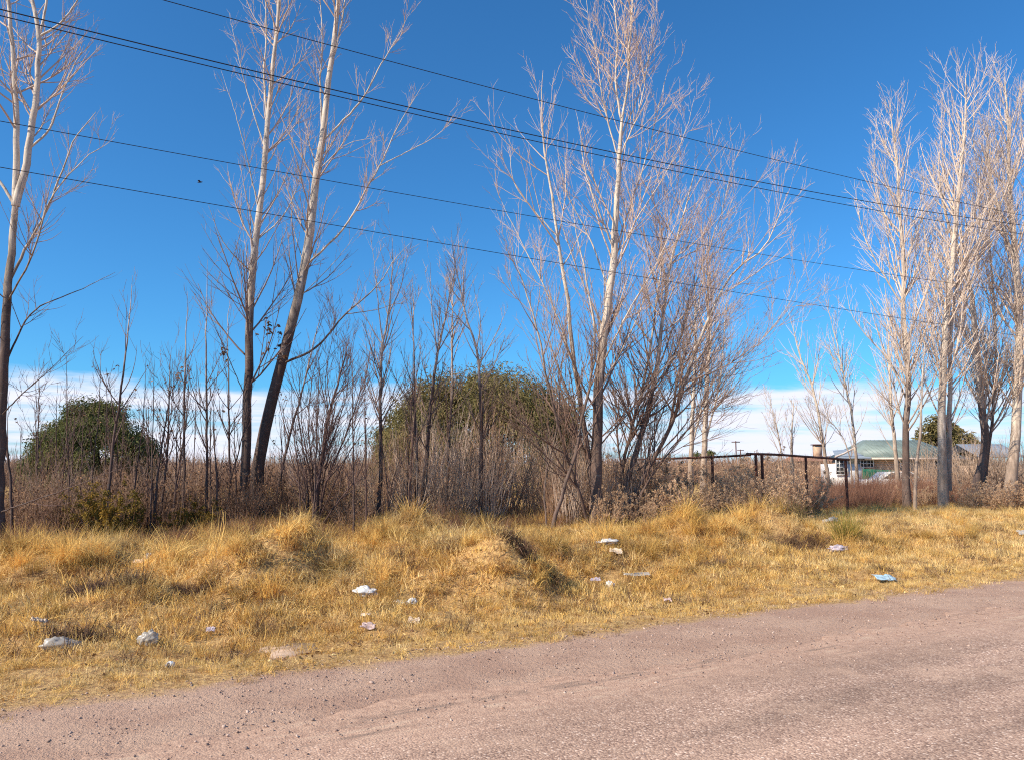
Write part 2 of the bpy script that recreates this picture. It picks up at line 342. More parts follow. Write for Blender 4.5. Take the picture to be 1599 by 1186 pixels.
def simple(name, col, rough=0.7, metal=0, spec=0.3, var=0.15, scale=6.0, alpha=1, transl=0, trans=0):
    m, t, b = mat(name); n = noise(t, scale, 5, 0.6)
    c = mixc(t, mrange(t, n, 0.3, 0.7), tuple(x*(1-var) for x in col), tuple(min(1, x*(1+var)) for x in col))
    lk(t, c, b.inputs['Base Color']); b.inputs['Roughness'].default_value = rough; b.inputs['Metallic'].default_value = metal; b.inputs['Specular IOR Level'].default_value = spec
    b.inputs['Alpha'].default_value = alpha; b.inputs['Transmission Weight'].default_value = trans
    return m
M_RUST = simple('rusty_pipe', (0.115, 0.045, 0.03), 0.7, 0.2, var=0.5, scale=14)
M_WIRE = simple('black_cable', (0.02, 0.02, 0.025), 0.5)
M_WHITE = simple('white_plastic', (0.66, 0.65, 0.64), 0.4, spec=0.5)
M_FILM = simple('clear_film', (0.52, 0.48, 0.43), 0.25, spec=0.7, alpha=0.6)
M_BLUE = simple('blue_plastic', (0.34, 0.47, 0.56), 0.4, spec=0.5)
M_PAPER = simple('pale_paper', (0.58, 0.45, 0.34), 0.8)
M_PINK = simple('pink_plastic', (0.50, 0.37, 0.35), 0.5)
M_LILAC = simple('lilac_plastic', (0.42, 0.36, 0.41), 0.5)
M_NAVY = simple('dark_blue_print', (0.06, 0.07, 0.14), 0.5)
M_CONC = simple('dusty_concrete', (0.42, 0.30, 0.22), 0.9, var=0.2, scale=9)
M_STONE = flat_var('pebbles', (0.22, 0.14, 0.11), (0.50, 0.37, 0.30), 8.0)
M_GROOF = simple('green_roof_sheet', (0.19, 0.235, 0.215), 0.5, var=0.18, scale=1.2)
M_BROOF = simple('blue_grey_roof_sheet', (0.27, 0.31, 0.36), 0.5, var=0.12, scale=1.2)
M_CREAM = simple('cream_fascia', (0.62, 0.50, 0.42), 0.7)
M_BRICK = simple('tan_brick_wall', (0.52, 0.35, 0.24), 0.85, var=0.2, scale=3)
M_WWALL = simple('white_wall', (0.78, 0.76, 0.74), 0.8)
M_GLASS = simple('dark_window_glass', (0.05, 0.055, 0.06), 0.08, spec=0.6)
M_REDB = simple('red_brick', (0.40, 0.20, 0.14), 0.85, var=0.25, scale=5)
M_SHADE = simple('green_shade_cloth', (0.025, 0.14, 0.085), 0.8)
M_BIRD = simple('dark_feathers', (0.03, 0.03, 0.035), 0.7)
M_CORE = simple('grey_tin', (0.3, 0.29, 0.3), 0.6)

# ------------------------------------------------------------------ ground and road
def axis(a, b, fine0, fine1, st, grow_=1.10):
    v = list(np.arange(fine0, fine1, st)); d = st
    x = fine1
    while x < b: v.append(x); d *= grow_; x += d
    x = fine0; d = st; l = []
    while x > a: d *= grow_; x -= d; l.append(x)
    return np.array(sorted(l)+v)
sa = axis(-1500, 1500, -12, 40, 0.12, 1.16); pa = axis(-1500, 1500, -1.6, 14, 0.10, 1.16)
SS, PP = np.meshgrid(sa, pa, indexing='ij'); X, Y = xy_of(SS, PP); Z = H(X, Y)
far = sstep(60, 200, np.hypot(X, Y)); Z = Z*(1-far)
n0, n1 = SS.shape; ii = np.arange(n0*n1).reshape(n0, n1)
q = np.stack([ii[:-1, :-1], ii[1:, :-1], ii[1:, 1:], ii[:-1, 1:]], -1).reshape(-1, 4)
mobj('ground', raw_mesh('ground', np.stack([X, Y, Z], -1).reshape(-1, 3), q, M_GROUND, True), label='bare dusty verge and dry field ground', kind='structure')
sa = axis(-1200, 1200, -10, 26, 0.05, 1.2); edge = -1.02 + (fbm(sa*0.9, sa*0)-.47)*0.55 + (fbm(sa*5, sa*0+4)-.47)*0.22
rows = np.array([0, .03, .08, .2, .5, 1.2, 3, 5.5, 6.5])
PPr = edge[:, None] - rows[None, :]*(1.0); SSr = np.repeat(sa[:, None], len(rows), 1)
Zr = np.broadcast_to(np.array([-0.012, .006, .010, .012, .014, .018, .02, .018, -0.012]), SSr.shape) + (fbm(SSr*2.5, PPr*2.5)-.47)*0.006
X, Y = xy_of(SSr, PPr); n0, n1 = SSr.shape; ii = np.arange(n0*n1).reshape(n0, n1)
q = np.stack([ii[:-1, 1:], ii[1:, 1:], ii[1:, :-1], ii[:-1, :-1]], -1).reshape(-1, 4)
mobj('road', raw_mesh('road', np.stack([X, Y, Zr], -1).reshape(-1, 3), q, M_ROAD, True), label='worn pinkish grey chip seal road with a crumbled edge', kind='structure')

# ------------------------------------------------------------------ scatter through geometry nodes
def scatter(name, label, protos, pts, rot, scl, idx, cat=None):
    col = bpy.data.collections.new(name+'_kinds')
    for i, me in enumerate(protos):
        col.objects.link(bpy.data.objects.new('%s_kind_%02d' % (name, i), me))
    me = raw_mesh(name, pts, [])
    a = me.attributes.new('rot', 'FLOAT_VECTOR', 'POINT'); a.data.foreach_set('vector', np.asarray(rot, np.float32).ravel())
    a = me.attributes.new('scl', 'FLOAT_VECTOR', 'POINT'); a.data.foreach_set('vector', np.asarray(scl, np.float32).ravel())
    a = me.attributes.new('idx', 'INT', 'POINT'); a.data.foreach_set('value', np.asarray(idx, np.int32))
    o = mobj(name, me, label=label, kind='stuff')
    ng = bpy.data.node_groups.new(name+'_scatter', 'GeometryNodeTree')
    ng.interface.new_socket('Geometry', in_out='INPUT', socket_type='NodeSocketGeometry'); ng.interface.new_socket('Geometry', in_out='OUTPUT', socket_type='NodeSocketGeometry')
    gi = ng.nodes.new('NodeGroupInput'); go = ng.nodes.new('NodeGroupOutput')
    ci = ng.nodes.new('GeometryNodeCollectionInfo'); ci.inputs['Collection'].default_value = col; ci.inputs['Separate Children'].default_value = True; ci.inputs['Reset Children'].default_value = True
    ip = ng.nodes.new('GeometryNodeInstanceOnPoints'); ip.inputs['Pick Instance'].default_value = True
    def at(nm, ty):
        n = ng.nodes.new('GeometryNodeInputNamedAttribute'); n.data_type = ty; n.inputs['Name'].default_value = nm; return [s for s in n.outputs if s.enabled and s.name == 'Attribute'][0]
    er = ng.nodes.new('FunctionNodeEulerToRotation')
    ng.links.new(at('rot', 'FLOAT_VECTOR'), er.inputs[0])
    ng.links.new(gi.outputs[0], ip.inputs['Points']); ng.links.new(ci.outputs[0], ip.inputs['Instance'])
    ng.links.new(at('idx', 'INT'), ip.inputs['Instance Index']); ng.links.new(er.outputs[0], ip.inputs['Rotation']); ng.links.new(at('scl', 'FLOAT_VECTOR'), ip.inputs['Scale'])
    ng.links.new(ip.outputs[0], go.inputs[0])
    md = o.modifiers.new('scatter', 'NODES'); md.node_group = ng
    return o
def vis(x, y, m=60):
    u = CX + F*x/np.maximum(y, .01); return (u > -m-40) & (u < 1599+m) & (y > 2)
def tuft(rng, nb, rad, h, lean, w, m, n=4, sag=0.6, gather=0.6):
    B = Blades(); a = rng.random(nb)*2*np.pi; r = rad*np.sqrt(rng.random(nb))
    base = np.stack([np.cos(a)*r*gather, np.sin(a)*r*gather, np.full(nb, -0.03)], 1)
    a2 = a+rng.normal(size=nb)*0.9; ln = h*rng.uniform(0.5, 1.2, nb); th = lean*rng.uniform(0.1, 1.3, nb)*(0.35+r/rad)
    Pt = np.zeros((nb, n, 3)); Pt[:, 0] = base; st = ln/(n-1)
    for k in range(1, n):
        ang = th*(1+sag*(k-1)*1.2)
        d = np.stack([np.sin(ang)*np.cos(a2), np.sin(ang)*np.sin(a2), np.cos(ang)], 1)+rng.normal(size=(nb, 3))*0.06
        Pt[:, k] = Pt[:, k-1]+d*st[:, None]
    side = np.stack([np.cos(rng.random(nb)*6.28), np.sin(rng.random(nb)*6.28), np.zeros(nb)], 1); side /= np.linalg.norm(side, axis=1, keepdims=True)+1e-6
    W = w*rng.uniform(0.6, 1.3, nb)[:, None]*np.linspace(1, 0.25, n)[None]
    B.add(Pt, W, side); return B.mesh('tuft', m)
r = np.random.default_rng(11)
tall = [tuft(r, nb_, rd_, hh_, ln_, .0036, mm_, 5, .9, .55) for nb_, rd_, hh_, ln_, mm_ in ((170, .20, .40, .75, M_GRASS), (140, .17, .34, .9, M_GRASS), (200, .24, .46, .7, M_GRASS), (120, .16, .30, .95, M_STRAW), (150, .20, .42, .6, M_GRASS), (110, .18, .34, .9, M_DRYB), (170, .22, .38, .85, M_STRAW))]
short = [tuft(r, 42, .11, hh_, .95, .0034, mm_, 4, .6, 1.0) for hh_, mm_ in ((.09, M_GRASS), (.12, M_GRASS), (.08, M_STRAW), (.15, M_GRASS), (.11, M_STRAW), (.10, M_DRYB))]
def samp(n, s0, s1, p0, p1, rg): return rg.uniform(s0, s1, n), rg.uniform(p0, p1, n)
def place(s, p, rg, sc, k, tilt=0.15, sz=None, sink=0.0):
    x, y = xy_of(s, p); ok = vis(x, y); s, p, x, y = s[ok], p[ok], x[ok], y[ok]; n = len(x)
    z = H(x, y)-sink
    rot = np.stack([rg.normal(size=n)*tilt, rg.normal(size=n)*tilt, rg.random(n)*6.283], 1)
    sc = sc[ok] if hasattr(sc, '__len__') else np.full(n, sc)
    sc = sc*rg.uniform(.7, 1.3, n)
    return np.stack([x, y, z], 1), rot, np.stack([sc, sc, sc*(1 if sz is None else sz)], 1), rg.integers(0, k, n)
r = np.random.default_rng(5)
# low mat grass
def pitmask(x, y):
    m_ = np.ones(len(x))
    for (hx, hy, rr_, hh) in PITS: m_ = m_*(1-.92*np.exp(-(((x-hx)**2+(y-hy)**2)/(rr_*rr_))**2))
    return m_
s, p = samp(130000, -14, 45, -0.1, 13.5, r)
x, y = xy_of(s, p); nn = fbm(x*1.3, y*1.3); n2 = fbm(x*4+7, y*4)
dens = sstep(-0.1, 0.45, p+(fbm(x*3, y*3)-.5)*1.2)*(1+.8*(p < 2.2))*(0.5+0.5*sstep(.38, .50, nn))*(0.35+.65*sstep(.36, .48, n2))*pitmask(x, y)
near = np.clip(1.35-np.hypot(x, y)/40, .45, 1)
cx_, cy_ = flatG(465, 1012); dens = dens*np.where(np.hypot(x-cx_, (y-cy_)*1.3) < .36, 0, 1)
ok = r.random(len(s)) < dens*near
s, p = s[ok], p[ok]; x, y = xy_of(s, p)
sc = 0.6+0.75*sstep(0.6, 3.5, p)
a_ = list(place(s, p, r, sc, len(short), .25)); sg, pg = sp_of(a_[0][:, 0], a_[0][:, 1])
a_[3] = np.where(r.random(len(sg)) < .75*sstep(8, 20, sg), np.array([2, 4])[r.integers(0, 2, len(sg))], a_[3])
scatter('short_grass', 'short matted dry yellow grass along the road edge', short, *a_)
# tussock grass
s, p = samp(30000, -14, 45, 0.9, 13.0, r)
x, y = xy_of(s, p); nn = fbm(x*1.1+5, y*1.1+2); n3 = fbm(x*3.1+50, y*3.1)
hm = np.clip(sum(np.exp(-(((x-hx)**2+(y-hy)**2)/(rr_*rr_))*1.3) for hx, hy, rr_, hh_ in HUMW), 0, 1)
dens = (sstep(.46, .55, nn)*.55*sstep(1.6, 4, p) + .9*hm*sstep(.36, .5, n3) + .10*sstep(3, 6, p))
dens = np.clip(dens, 0, 1)*sstep(1.0, 2.8, p)*(.25+.75*sstep(.40, .50, n3))*pitmask(x, y)
ok = r.random(len(s)) < dens*np.clip(1.2-np.hypot(x, y)/45, .4, 1)*.60
s, p, hm = s[ok], p[ok], hm[ok]
sc = (0.42+0.30*sstep(1.5, 7, p)+.30*hm)*np.where(r.random(len(s)) < .08, 1.3, 1)
scatter('tussock_grass', 'taller arching tufts of dry golden grass over the hummocks', tall, *place(s, p, r, sc, len(tall), .22))
M_DEADG_SHADE = flat_var('dead_stems_and_pit_shade', (0.09, 0.05, 0.032), (0.20, 0.115, 0.07), 4.0)  # dead stems; packed into the pits, their dark colour also stands in for shade
dd_ = [tuft(r, 60, .12, h_, 1.1, .0035, M_DEADG_SHADE, 4, .9, 1) for h_ in (.14, .20, .26)]
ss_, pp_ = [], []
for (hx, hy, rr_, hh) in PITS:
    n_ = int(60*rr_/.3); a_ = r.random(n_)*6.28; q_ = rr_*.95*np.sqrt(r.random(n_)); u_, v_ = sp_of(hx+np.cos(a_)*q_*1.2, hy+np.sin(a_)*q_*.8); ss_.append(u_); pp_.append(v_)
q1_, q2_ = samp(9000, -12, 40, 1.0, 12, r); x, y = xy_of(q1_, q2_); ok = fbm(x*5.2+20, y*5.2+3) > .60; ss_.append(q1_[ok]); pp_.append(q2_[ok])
scatter('dead_matted_stems', 'dark brown matted dead stems that also paint shade into the verge hollows', dd_, *place(np.concatenate(ss_), np.concatenate(pp_), r, 1.0, 3, .35))
# fallen leaves / debris on the verge
def leaf_mesh(rg, m, sx=.019):
    v = np.array([[-1, 0, 0], [-.3, .55, .25], [.6, .5, .1], [1.1, 0, .3], [.5, -.5, .25], [-.4, -.5, .05], [0, 0, -.05]])*sx*(1+rg.normal(size=(7, 3))*.15)
    f = [(6, i, (i+1) % 6) for i in range(6)]
    return raw_mesh('leaf', v, np.array(f), m)
lv = [leaf_mesh(r, M_DEADLEAF), leaf_mesh(r, M_DEADLEAF), leaf_mesh(r, M_DEADLEAF), leaf_mesh(r, M_STRAW)]
s, p = samp(30000, -12, 30, -0.15, 7, r)
x, y = xy_of(s, p); ok = r.random(len(s)) < np.exp(-p*.45)*sstep(-.1, 1.2, p)*(.3+sstep(.42, .55, fbm(x*1.5, y*1.5)))
s, p = s[ok], p[ok]
a_ = place(s, p, r, 1.0, len(lv), .5, sink=-.015); scatter('fallen_leaves', 'brown fallen leaves strewn through the short grass', lv, *a_)
# gravel
def pebble(rg):
    ph = (1+5**.5)/2
    v = np.array([(-1, ph, 0), (1, ph, 0), (-1, -ph, 0), (1, -ph, 0), (0, -1, ph), (0, 1, ph), (0, -1, -ph), (0, 1, -ph), (ph, 0, -1), (ph, 0, 1), (-ph, 0, -1), (-ph, 0, 1)], float)
    v = v/np.linalg.norm(v[0])*(1+rg.normal(size=(12, 1))*.2)*np.array([1.2, .9, .6])
    f = [(0, 11, 5), (0, 5, 1), (0, 1, 7), (0, 7, 10), (0, 10, 11), (1, 5, 9), (5, 11, 4), (11, 10, 2), (10, 7, 6), (7, 1, 8), (3, 9, 4), (3, 4, 2), (3, 2, 6), (3, 6, 8), (3, 8, 9), (4, 9, 5), (2, 4, 11), (6, 2, 10), (8, 6, 7), (9, 8, 1)]
    return raw_mesh('pebble', v, np.array(f), M_STONE)
pb = [pebble(r) for _ in range(5)]
s, p = samp(52000, -9, 26, -3.2, .5, r)
x, y = xy_of(s, p); keep = np.where(p > -1.1, .75*(.3+1.2*sstep(.42, .56, fbm(x*2, y*2))), .75*np.exp((p+1.1)*1.6)); ok = r.random(len(s)) < keep
s, p = s[ok], p[ok]; sz = .0034+.008*r.random(len(s))**4 + np.where(r.random(len(s)) < .01, .008, 0)
pt, ro, sc_, ix = place(s, p, r, sz, len(pb), .4)
_, pq = sp_of(pt[:, 0], pt[:, 1]); pt[:, 2] = np.where(pq < -1.05, .014, pt[:, 2]) + .002
scatter('loose_gravel', 'loose gravel scattered over the dirt shoulder', pb, pt, ro, sc_, ix)

# ------------------------------------------------------------------ trees
DM = (1.3, 1.1, 0.95)
def stems_tree(name, label, stems, seed, mt, mtw, cat='tree', group=None, levels=None, limb=None, base=None, twk=3, leaves=None):
    """stems: list of (pixel points [(px,py[,dY])...], Y, base radius, tip radius, limb density scale). First stem's foot is the tree's foot."""
    rg = np.random.default_rng(seed)
    lp = dict(dens=2.6, t0=.22, t1=.98, ang=(28, 50), lfac=.20, lmin=.5, lmax=4.0, up=.12, wig=.05)
    if limb: lp.update(limb)
    lp['dens'] *= DM[0]; lp['rl'] = .009
    rmn = .0012 + .00014*stems[0][1]
    paths = []
    for k0, st in enumerate(stems):
        pts, Yd, r0, r1 = st[:4]; ds = st[4] if len(st) > 4 else 1.0
        q_ = np.array([P(a[0], a[1], Yd + (a[2] if len(a) > 2 else 0)) for a in pts])
        if k0 > 0 and pts[0][1] < 750:
            best = None
            for (cc, RR, _d) in paths:
                dj = np.linalg.norm(cc-q_[0], axis=1); j_ = int(dj.argmin())
                if best is None or dj[j_] < best[0]: best = (dj[j_], cc[j_])
            if best[0] < 1.3: q_[0] = best[1]
        n = 22
        c_ = resample(q_, n); L = np.linalg.norm(np.diff(c_, axis=0), axis=1).sum()
        c_[1:-1] += rg.normal(size=(n-2, 3))*.012*min(1, L/8)
        r0 = r0*(1.0 if k0 == 0 else (.62 if r0 > .07 else .5)); tt_ = np.linspace(0, 1, n); R = r0*(1-tt_)**.8 + r1*.8
        paths.append((c_, R, ds))
    f0 = paths[0][0][0] if base is None else np.asarray(base)
    foot = np.array([f0[0], f0[1], float(H(f0[0], f0[1]))])
    root = empty(name, foot, label, cat, group)
    for k, (c_, R, ds) in enumerate(paths):
        if stems[k][0][0] == stems[0][0][0] or k == 0:
            c_[0, 2] = min(c_[0, 2], float(H(c_[0, 0], c_[0, 1]))-.05)
            R[0] *= 1.35; R[1] *= 1.1
        T = Tubes(); T.add(c_, R, 10 if R[0] > .05 else 6)
        mobj('trunk' if k == 0 else 'limb', T.mesh(name+'_stem', mt, foot), root)
    TL = Tubes(); TT = Tubes()
    Pl, Rl = [], []
    for (c_, R, ds) in paths:
        d_ = dict(lp); d_['dens'] = lp['dens']*ds
        if ds <= 0: continue
        q1, r1_ = grow(rg, c_[None], R[None], n=7, rfac=.55, **d_); Pl.append(q1); Rl.append(r1_)
        # leader shoots near tip
    P1 = np.concatenate(Pl); R1 = np.concatenate(Rl)
    TL.add(P1, R1, 5)
    lv_ = levels or [(3.2, .42, 4), (4.5, .42, 3)]
    lv_ = [(lv_[0][0]*DM[1], lv_[0][1]*1.15, 4), (lv_[1][0]*DM[2], lv_[1][1], 2)]
    srcP = [P1]; srcR = [R1]
    # twigs straight on stems' upper ends too
    curP, curR = P1, R1
    for li, (dn, lf, k_) in enumerate(lv_):
        q2, r2 = grow(rg, curP, curR, dn, .12, 1.0, (20, 42), lf*1.15, .2 if li else .3, 2.2 if li == 0 else .9, .11, .045, k_+1, .62, .45, shrink=.55, rmin=rmn*1.25 if li == 0 else rmn, rl=.006)
        (TL if li == 0 else TT).add(q2, r2, 4 if li == 0 else twk)
        curP, curR = q2, r2
    nt_ = TL.n+TT.n
    TL.V += TT.V; TL.Q += [q_+0 for q_ in []]
    off = TL.n
    TL.Q += [q_+off for q_ in TT.Q]; TL.n += TT.n
    # fix: TT quads index from 0 of TT
    mobj('crown', TL.mesh(name+'_crown', mtw, foot, False), root)
    if leaves:
        nl, ml, zmax, sz_ = leaves
        allp = np.concatenate([curP[:, -1], curP[:, 1]]); allp = allp[allp[:, 2] < zmax]
        if len(allp):
            c_ = allp[rg.integers(0, len(allp), nl)]; d_ = rand_unit(rg, nl); d_[:, 2] = -np.abs(d_[:, 2]); e_ = rand_unit(rg, nl)*sz_*.5
            Pt = np.stack([c_, c_+d_*sz_, c_+d_*sz_*2], 1); B = Blades(); B.add(Pt, np.tile(np.array([.3, 1, .2])*sz_*.7, (nl, 1)), e_/np.linalg.norm(e_, axis=1, keepdims=True))
            mobj('leaves', B.mesh(name+'_leaves', ml, foot), root, kind='stuff')
    return root

PG = 'tall bare poplars behind the verge'
ZL = 15.5
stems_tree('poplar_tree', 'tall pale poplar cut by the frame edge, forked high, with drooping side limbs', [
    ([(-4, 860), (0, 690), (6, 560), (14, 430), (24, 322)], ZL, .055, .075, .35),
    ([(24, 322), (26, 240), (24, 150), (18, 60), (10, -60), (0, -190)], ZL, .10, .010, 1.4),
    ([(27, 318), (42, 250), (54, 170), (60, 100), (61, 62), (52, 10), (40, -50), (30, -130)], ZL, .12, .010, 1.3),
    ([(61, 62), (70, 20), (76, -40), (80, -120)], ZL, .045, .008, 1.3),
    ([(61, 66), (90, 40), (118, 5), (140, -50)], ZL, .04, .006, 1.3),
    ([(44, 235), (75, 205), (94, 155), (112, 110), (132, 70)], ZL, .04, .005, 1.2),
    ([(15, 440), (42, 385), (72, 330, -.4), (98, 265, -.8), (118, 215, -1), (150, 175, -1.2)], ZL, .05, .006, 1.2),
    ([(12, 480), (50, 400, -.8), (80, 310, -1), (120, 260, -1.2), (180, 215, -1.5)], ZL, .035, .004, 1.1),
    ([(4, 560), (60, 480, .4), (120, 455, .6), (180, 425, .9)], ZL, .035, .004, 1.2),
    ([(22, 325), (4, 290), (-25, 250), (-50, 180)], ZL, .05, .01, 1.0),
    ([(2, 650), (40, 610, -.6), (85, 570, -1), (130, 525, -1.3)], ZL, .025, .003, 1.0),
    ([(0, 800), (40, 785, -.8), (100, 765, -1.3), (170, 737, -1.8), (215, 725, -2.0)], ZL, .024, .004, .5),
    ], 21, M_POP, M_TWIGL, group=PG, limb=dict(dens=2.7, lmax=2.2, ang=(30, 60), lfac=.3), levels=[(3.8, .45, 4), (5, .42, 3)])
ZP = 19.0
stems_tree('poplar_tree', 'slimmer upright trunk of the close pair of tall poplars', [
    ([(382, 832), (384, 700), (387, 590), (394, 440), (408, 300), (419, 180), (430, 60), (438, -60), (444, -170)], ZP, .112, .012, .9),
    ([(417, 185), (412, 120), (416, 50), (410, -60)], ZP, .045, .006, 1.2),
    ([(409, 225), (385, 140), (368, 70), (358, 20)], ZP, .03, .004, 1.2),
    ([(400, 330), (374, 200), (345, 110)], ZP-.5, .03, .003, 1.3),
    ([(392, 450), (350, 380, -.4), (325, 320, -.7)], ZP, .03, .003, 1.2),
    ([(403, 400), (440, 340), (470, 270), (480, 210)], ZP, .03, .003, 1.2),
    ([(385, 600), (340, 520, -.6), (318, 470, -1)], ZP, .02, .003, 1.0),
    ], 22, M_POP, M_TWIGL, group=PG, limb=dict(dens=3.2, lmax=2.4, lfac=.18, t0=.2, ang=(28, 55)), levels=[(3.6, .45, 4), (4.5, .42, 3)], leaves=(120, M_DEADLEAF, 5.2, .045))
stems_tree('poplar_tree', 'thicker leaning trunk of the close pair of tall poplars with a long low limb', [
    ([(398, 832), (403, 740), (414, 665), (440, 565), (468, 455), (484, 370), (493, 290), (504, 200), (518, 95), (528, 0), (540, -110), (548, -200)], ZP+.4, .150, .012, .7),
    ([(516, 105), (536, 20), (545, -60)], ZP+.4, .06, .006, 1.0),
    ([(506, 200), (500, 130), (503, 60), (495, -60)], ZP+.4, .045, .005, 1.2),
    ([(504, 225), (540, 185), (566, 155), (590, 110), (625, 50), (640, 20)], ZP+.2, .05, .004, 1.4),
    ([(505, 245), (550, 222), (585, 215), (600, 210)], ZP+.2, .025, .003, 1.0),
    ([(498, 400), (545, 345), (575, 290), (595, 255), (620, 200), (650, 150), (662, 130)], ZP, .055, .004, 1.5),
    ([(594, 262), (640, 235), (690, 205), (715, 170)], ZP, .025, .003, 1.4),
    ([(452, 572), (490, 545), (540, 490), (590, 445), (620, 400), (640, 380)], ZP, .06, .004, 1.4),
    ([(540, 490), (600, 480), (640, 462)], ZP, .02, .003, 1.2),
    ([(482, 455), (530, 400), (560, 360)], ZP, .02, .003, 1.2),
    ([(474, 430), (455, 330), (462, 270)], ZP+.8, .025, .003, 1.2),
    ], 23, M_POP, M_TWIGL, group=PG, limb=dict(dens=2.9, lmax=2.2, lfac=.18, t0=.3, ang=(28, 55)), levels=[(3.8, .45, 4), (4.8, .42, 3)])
# central complex
ZC = 20.5
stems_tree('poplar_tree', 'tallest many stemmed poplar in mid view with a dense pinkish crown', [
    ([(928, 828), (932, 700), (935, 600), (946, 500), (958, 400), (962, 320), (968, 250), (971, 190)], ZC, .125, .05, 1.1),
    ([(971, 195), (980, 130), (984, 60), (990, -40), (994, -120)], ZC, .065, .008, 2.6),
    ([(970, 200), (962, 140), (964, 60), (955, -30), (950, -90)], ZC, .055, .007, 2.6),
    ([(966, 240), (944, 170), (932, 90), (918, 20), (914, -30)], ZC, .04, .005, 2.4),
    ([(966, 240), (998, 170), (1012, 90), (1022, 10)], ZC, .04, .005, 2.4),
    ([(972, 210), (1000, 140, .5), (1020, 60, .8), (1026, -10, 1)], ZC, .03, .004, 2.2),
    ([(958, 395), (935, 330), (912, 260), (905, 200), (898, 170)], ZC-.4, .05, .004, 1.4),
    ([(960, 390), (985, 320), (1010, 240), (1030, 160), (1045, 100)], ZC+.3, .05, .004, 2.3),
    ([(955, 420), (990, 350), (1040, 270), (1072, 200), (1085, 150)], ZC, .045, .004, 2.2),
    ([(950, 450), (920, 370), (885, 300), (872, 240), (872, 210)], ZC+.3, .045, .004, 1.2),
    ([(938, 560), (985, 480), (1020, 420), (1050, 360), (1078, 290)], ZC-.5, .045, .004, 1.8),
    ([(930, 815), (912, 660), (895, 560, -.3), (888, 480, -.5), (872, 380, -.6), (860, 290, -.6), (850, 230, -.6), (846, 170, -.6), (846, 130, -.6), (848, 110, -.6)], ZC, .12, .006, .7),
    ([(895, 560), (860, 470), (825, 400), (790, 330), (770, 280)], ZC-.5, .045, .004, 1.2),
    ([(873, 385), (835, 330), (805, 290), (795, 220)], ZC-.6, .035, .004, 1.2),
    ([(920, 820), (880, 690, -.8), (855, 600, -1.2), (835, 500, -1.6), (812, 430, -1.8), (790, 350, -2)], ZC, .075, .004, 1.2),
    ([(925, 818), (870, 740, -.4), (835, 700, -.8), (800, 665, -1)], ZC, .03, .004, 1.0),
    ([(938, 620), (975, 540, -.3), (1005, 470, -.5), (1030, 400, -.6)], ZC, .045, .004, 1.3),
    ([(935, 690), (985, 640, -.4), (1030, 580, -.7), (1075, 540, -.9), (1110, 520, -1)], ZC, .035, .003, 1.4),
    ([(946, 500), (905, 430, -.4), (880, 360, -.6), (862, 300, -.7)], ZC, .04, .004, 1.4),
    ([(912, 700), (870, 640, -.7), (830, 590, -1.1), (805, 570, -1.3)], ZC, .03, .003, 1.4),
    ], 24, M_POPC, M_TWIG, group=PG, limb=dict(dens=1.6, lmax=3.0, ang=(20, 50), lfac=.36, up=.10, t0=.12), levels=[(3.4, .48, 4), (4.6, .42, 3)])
stems_tree('poplar_tree', 'wide leaning multi stemmed poplar fanning over the rusty pipe rail', [
    ([(962, 822), (985, 730), (1012, 640), (1028, 560), (1038, 470), (1052, 390), (1072, 320), (1090, 250)], ZC+.9, .085, .006, 1.4),
    ([(968, 818), (1008, 740), (1048, 660), (1078, 570), (1110, 490), (1150, 420), (1190, 390), (1212, 350), (1230, 300)], ZC+.6, .10, .005, 1.6),
    ([(962, 815), (978, 700), (1005, 600), (1022, 500), (1030, 430), (1045, 350), (1060, 280)], ZC+1.3, .08, .005, 1.7),
    ([(970, 818), (1026, 730), (1090, 650), (1130, 590), (1180, 540), (1215, 500), (1260, 420)], ZC+.4, .05, .003, 1.5),
    ([(1048, 660), (1060, 580), (1085, 500), (1100, 430), (1125, 360), (1130, 300)], ZC+1, .05, .004, 1.9),
    ([(980, 810), (1050, 695), (1110, 640), (1160, 600), (1200, 570)], ZC+.2, .03, .003, 1.3),
    ([(1012, 640), (1050, 560), (1080, 460), (1110, 380), (1140, 280), (1150, 220)], ZC+1.5, .05, .003, 2.0),
    ([(985, 800), (1030, 655), (1065, 560), (1075, 480)], ZC+1.8, .05, .004, 1.5),
    ], 25, M_POPC, M_TWIG, group=PG, limb=dict(dens=2.1, lmax=2.6, ang=(22, 58), lfac=.38, up=.09, t0=.12), levels=[(3.2, .48, 4), (4.2, .42, 3)])
stems_tree('poplar_tree', 'leaning grey trunk at the foot of the tallest poplar, crossing low to its side', [
    ([(862, 828), (878, 770), (900, 700), (912, 640), (928, 560), (922, 470), (905, 390), (893, 320)], ZC-1, .045, .006, 1.0),
    ([(855, 835), (850, 760, .4), (870, 660, .6), (862, 560, .6), (850, 470, .6)], ZC-1, .045, .004, 1.2),
    ], 26, M_POPC, M_TWIG, group=PG, limb=dict(dens=2.2, lmax=1.6, lfac=.25), levels=[(3, .45, 4), (4, .42, 3)])
# poplars farther behind the rail
for (x0, yb, zt, yt, sd_, la) in ((1078, 745, 40, 420, 31, 'pale poplar trunk far behind the crown of the leaning poplar'), (1098, 745, 42, 380, 32, 'second pale poplar trunk far behind the leaning poplar, thicker at the foot')):
    stems_tree('poplar_tree', la, [([(x0, yb), (x0+4, 640), (x0+8, 540), (x0+6, yt)], zt, .16 if sd_ == 32 else .12, .01, 1.2), ([(x0+2, 690), (x0+25, 600), (x0+34, 500), (x0+38, 430)], zt, .09, .006, 1.2)],
        sd_, M_POPR, M_TWIG, group=PG, limb=dict(dens=1.8, lmax=3, lfac=.3, t0=.15), levels=[(2.2, .45, 4), (2.4, .42, 3)])
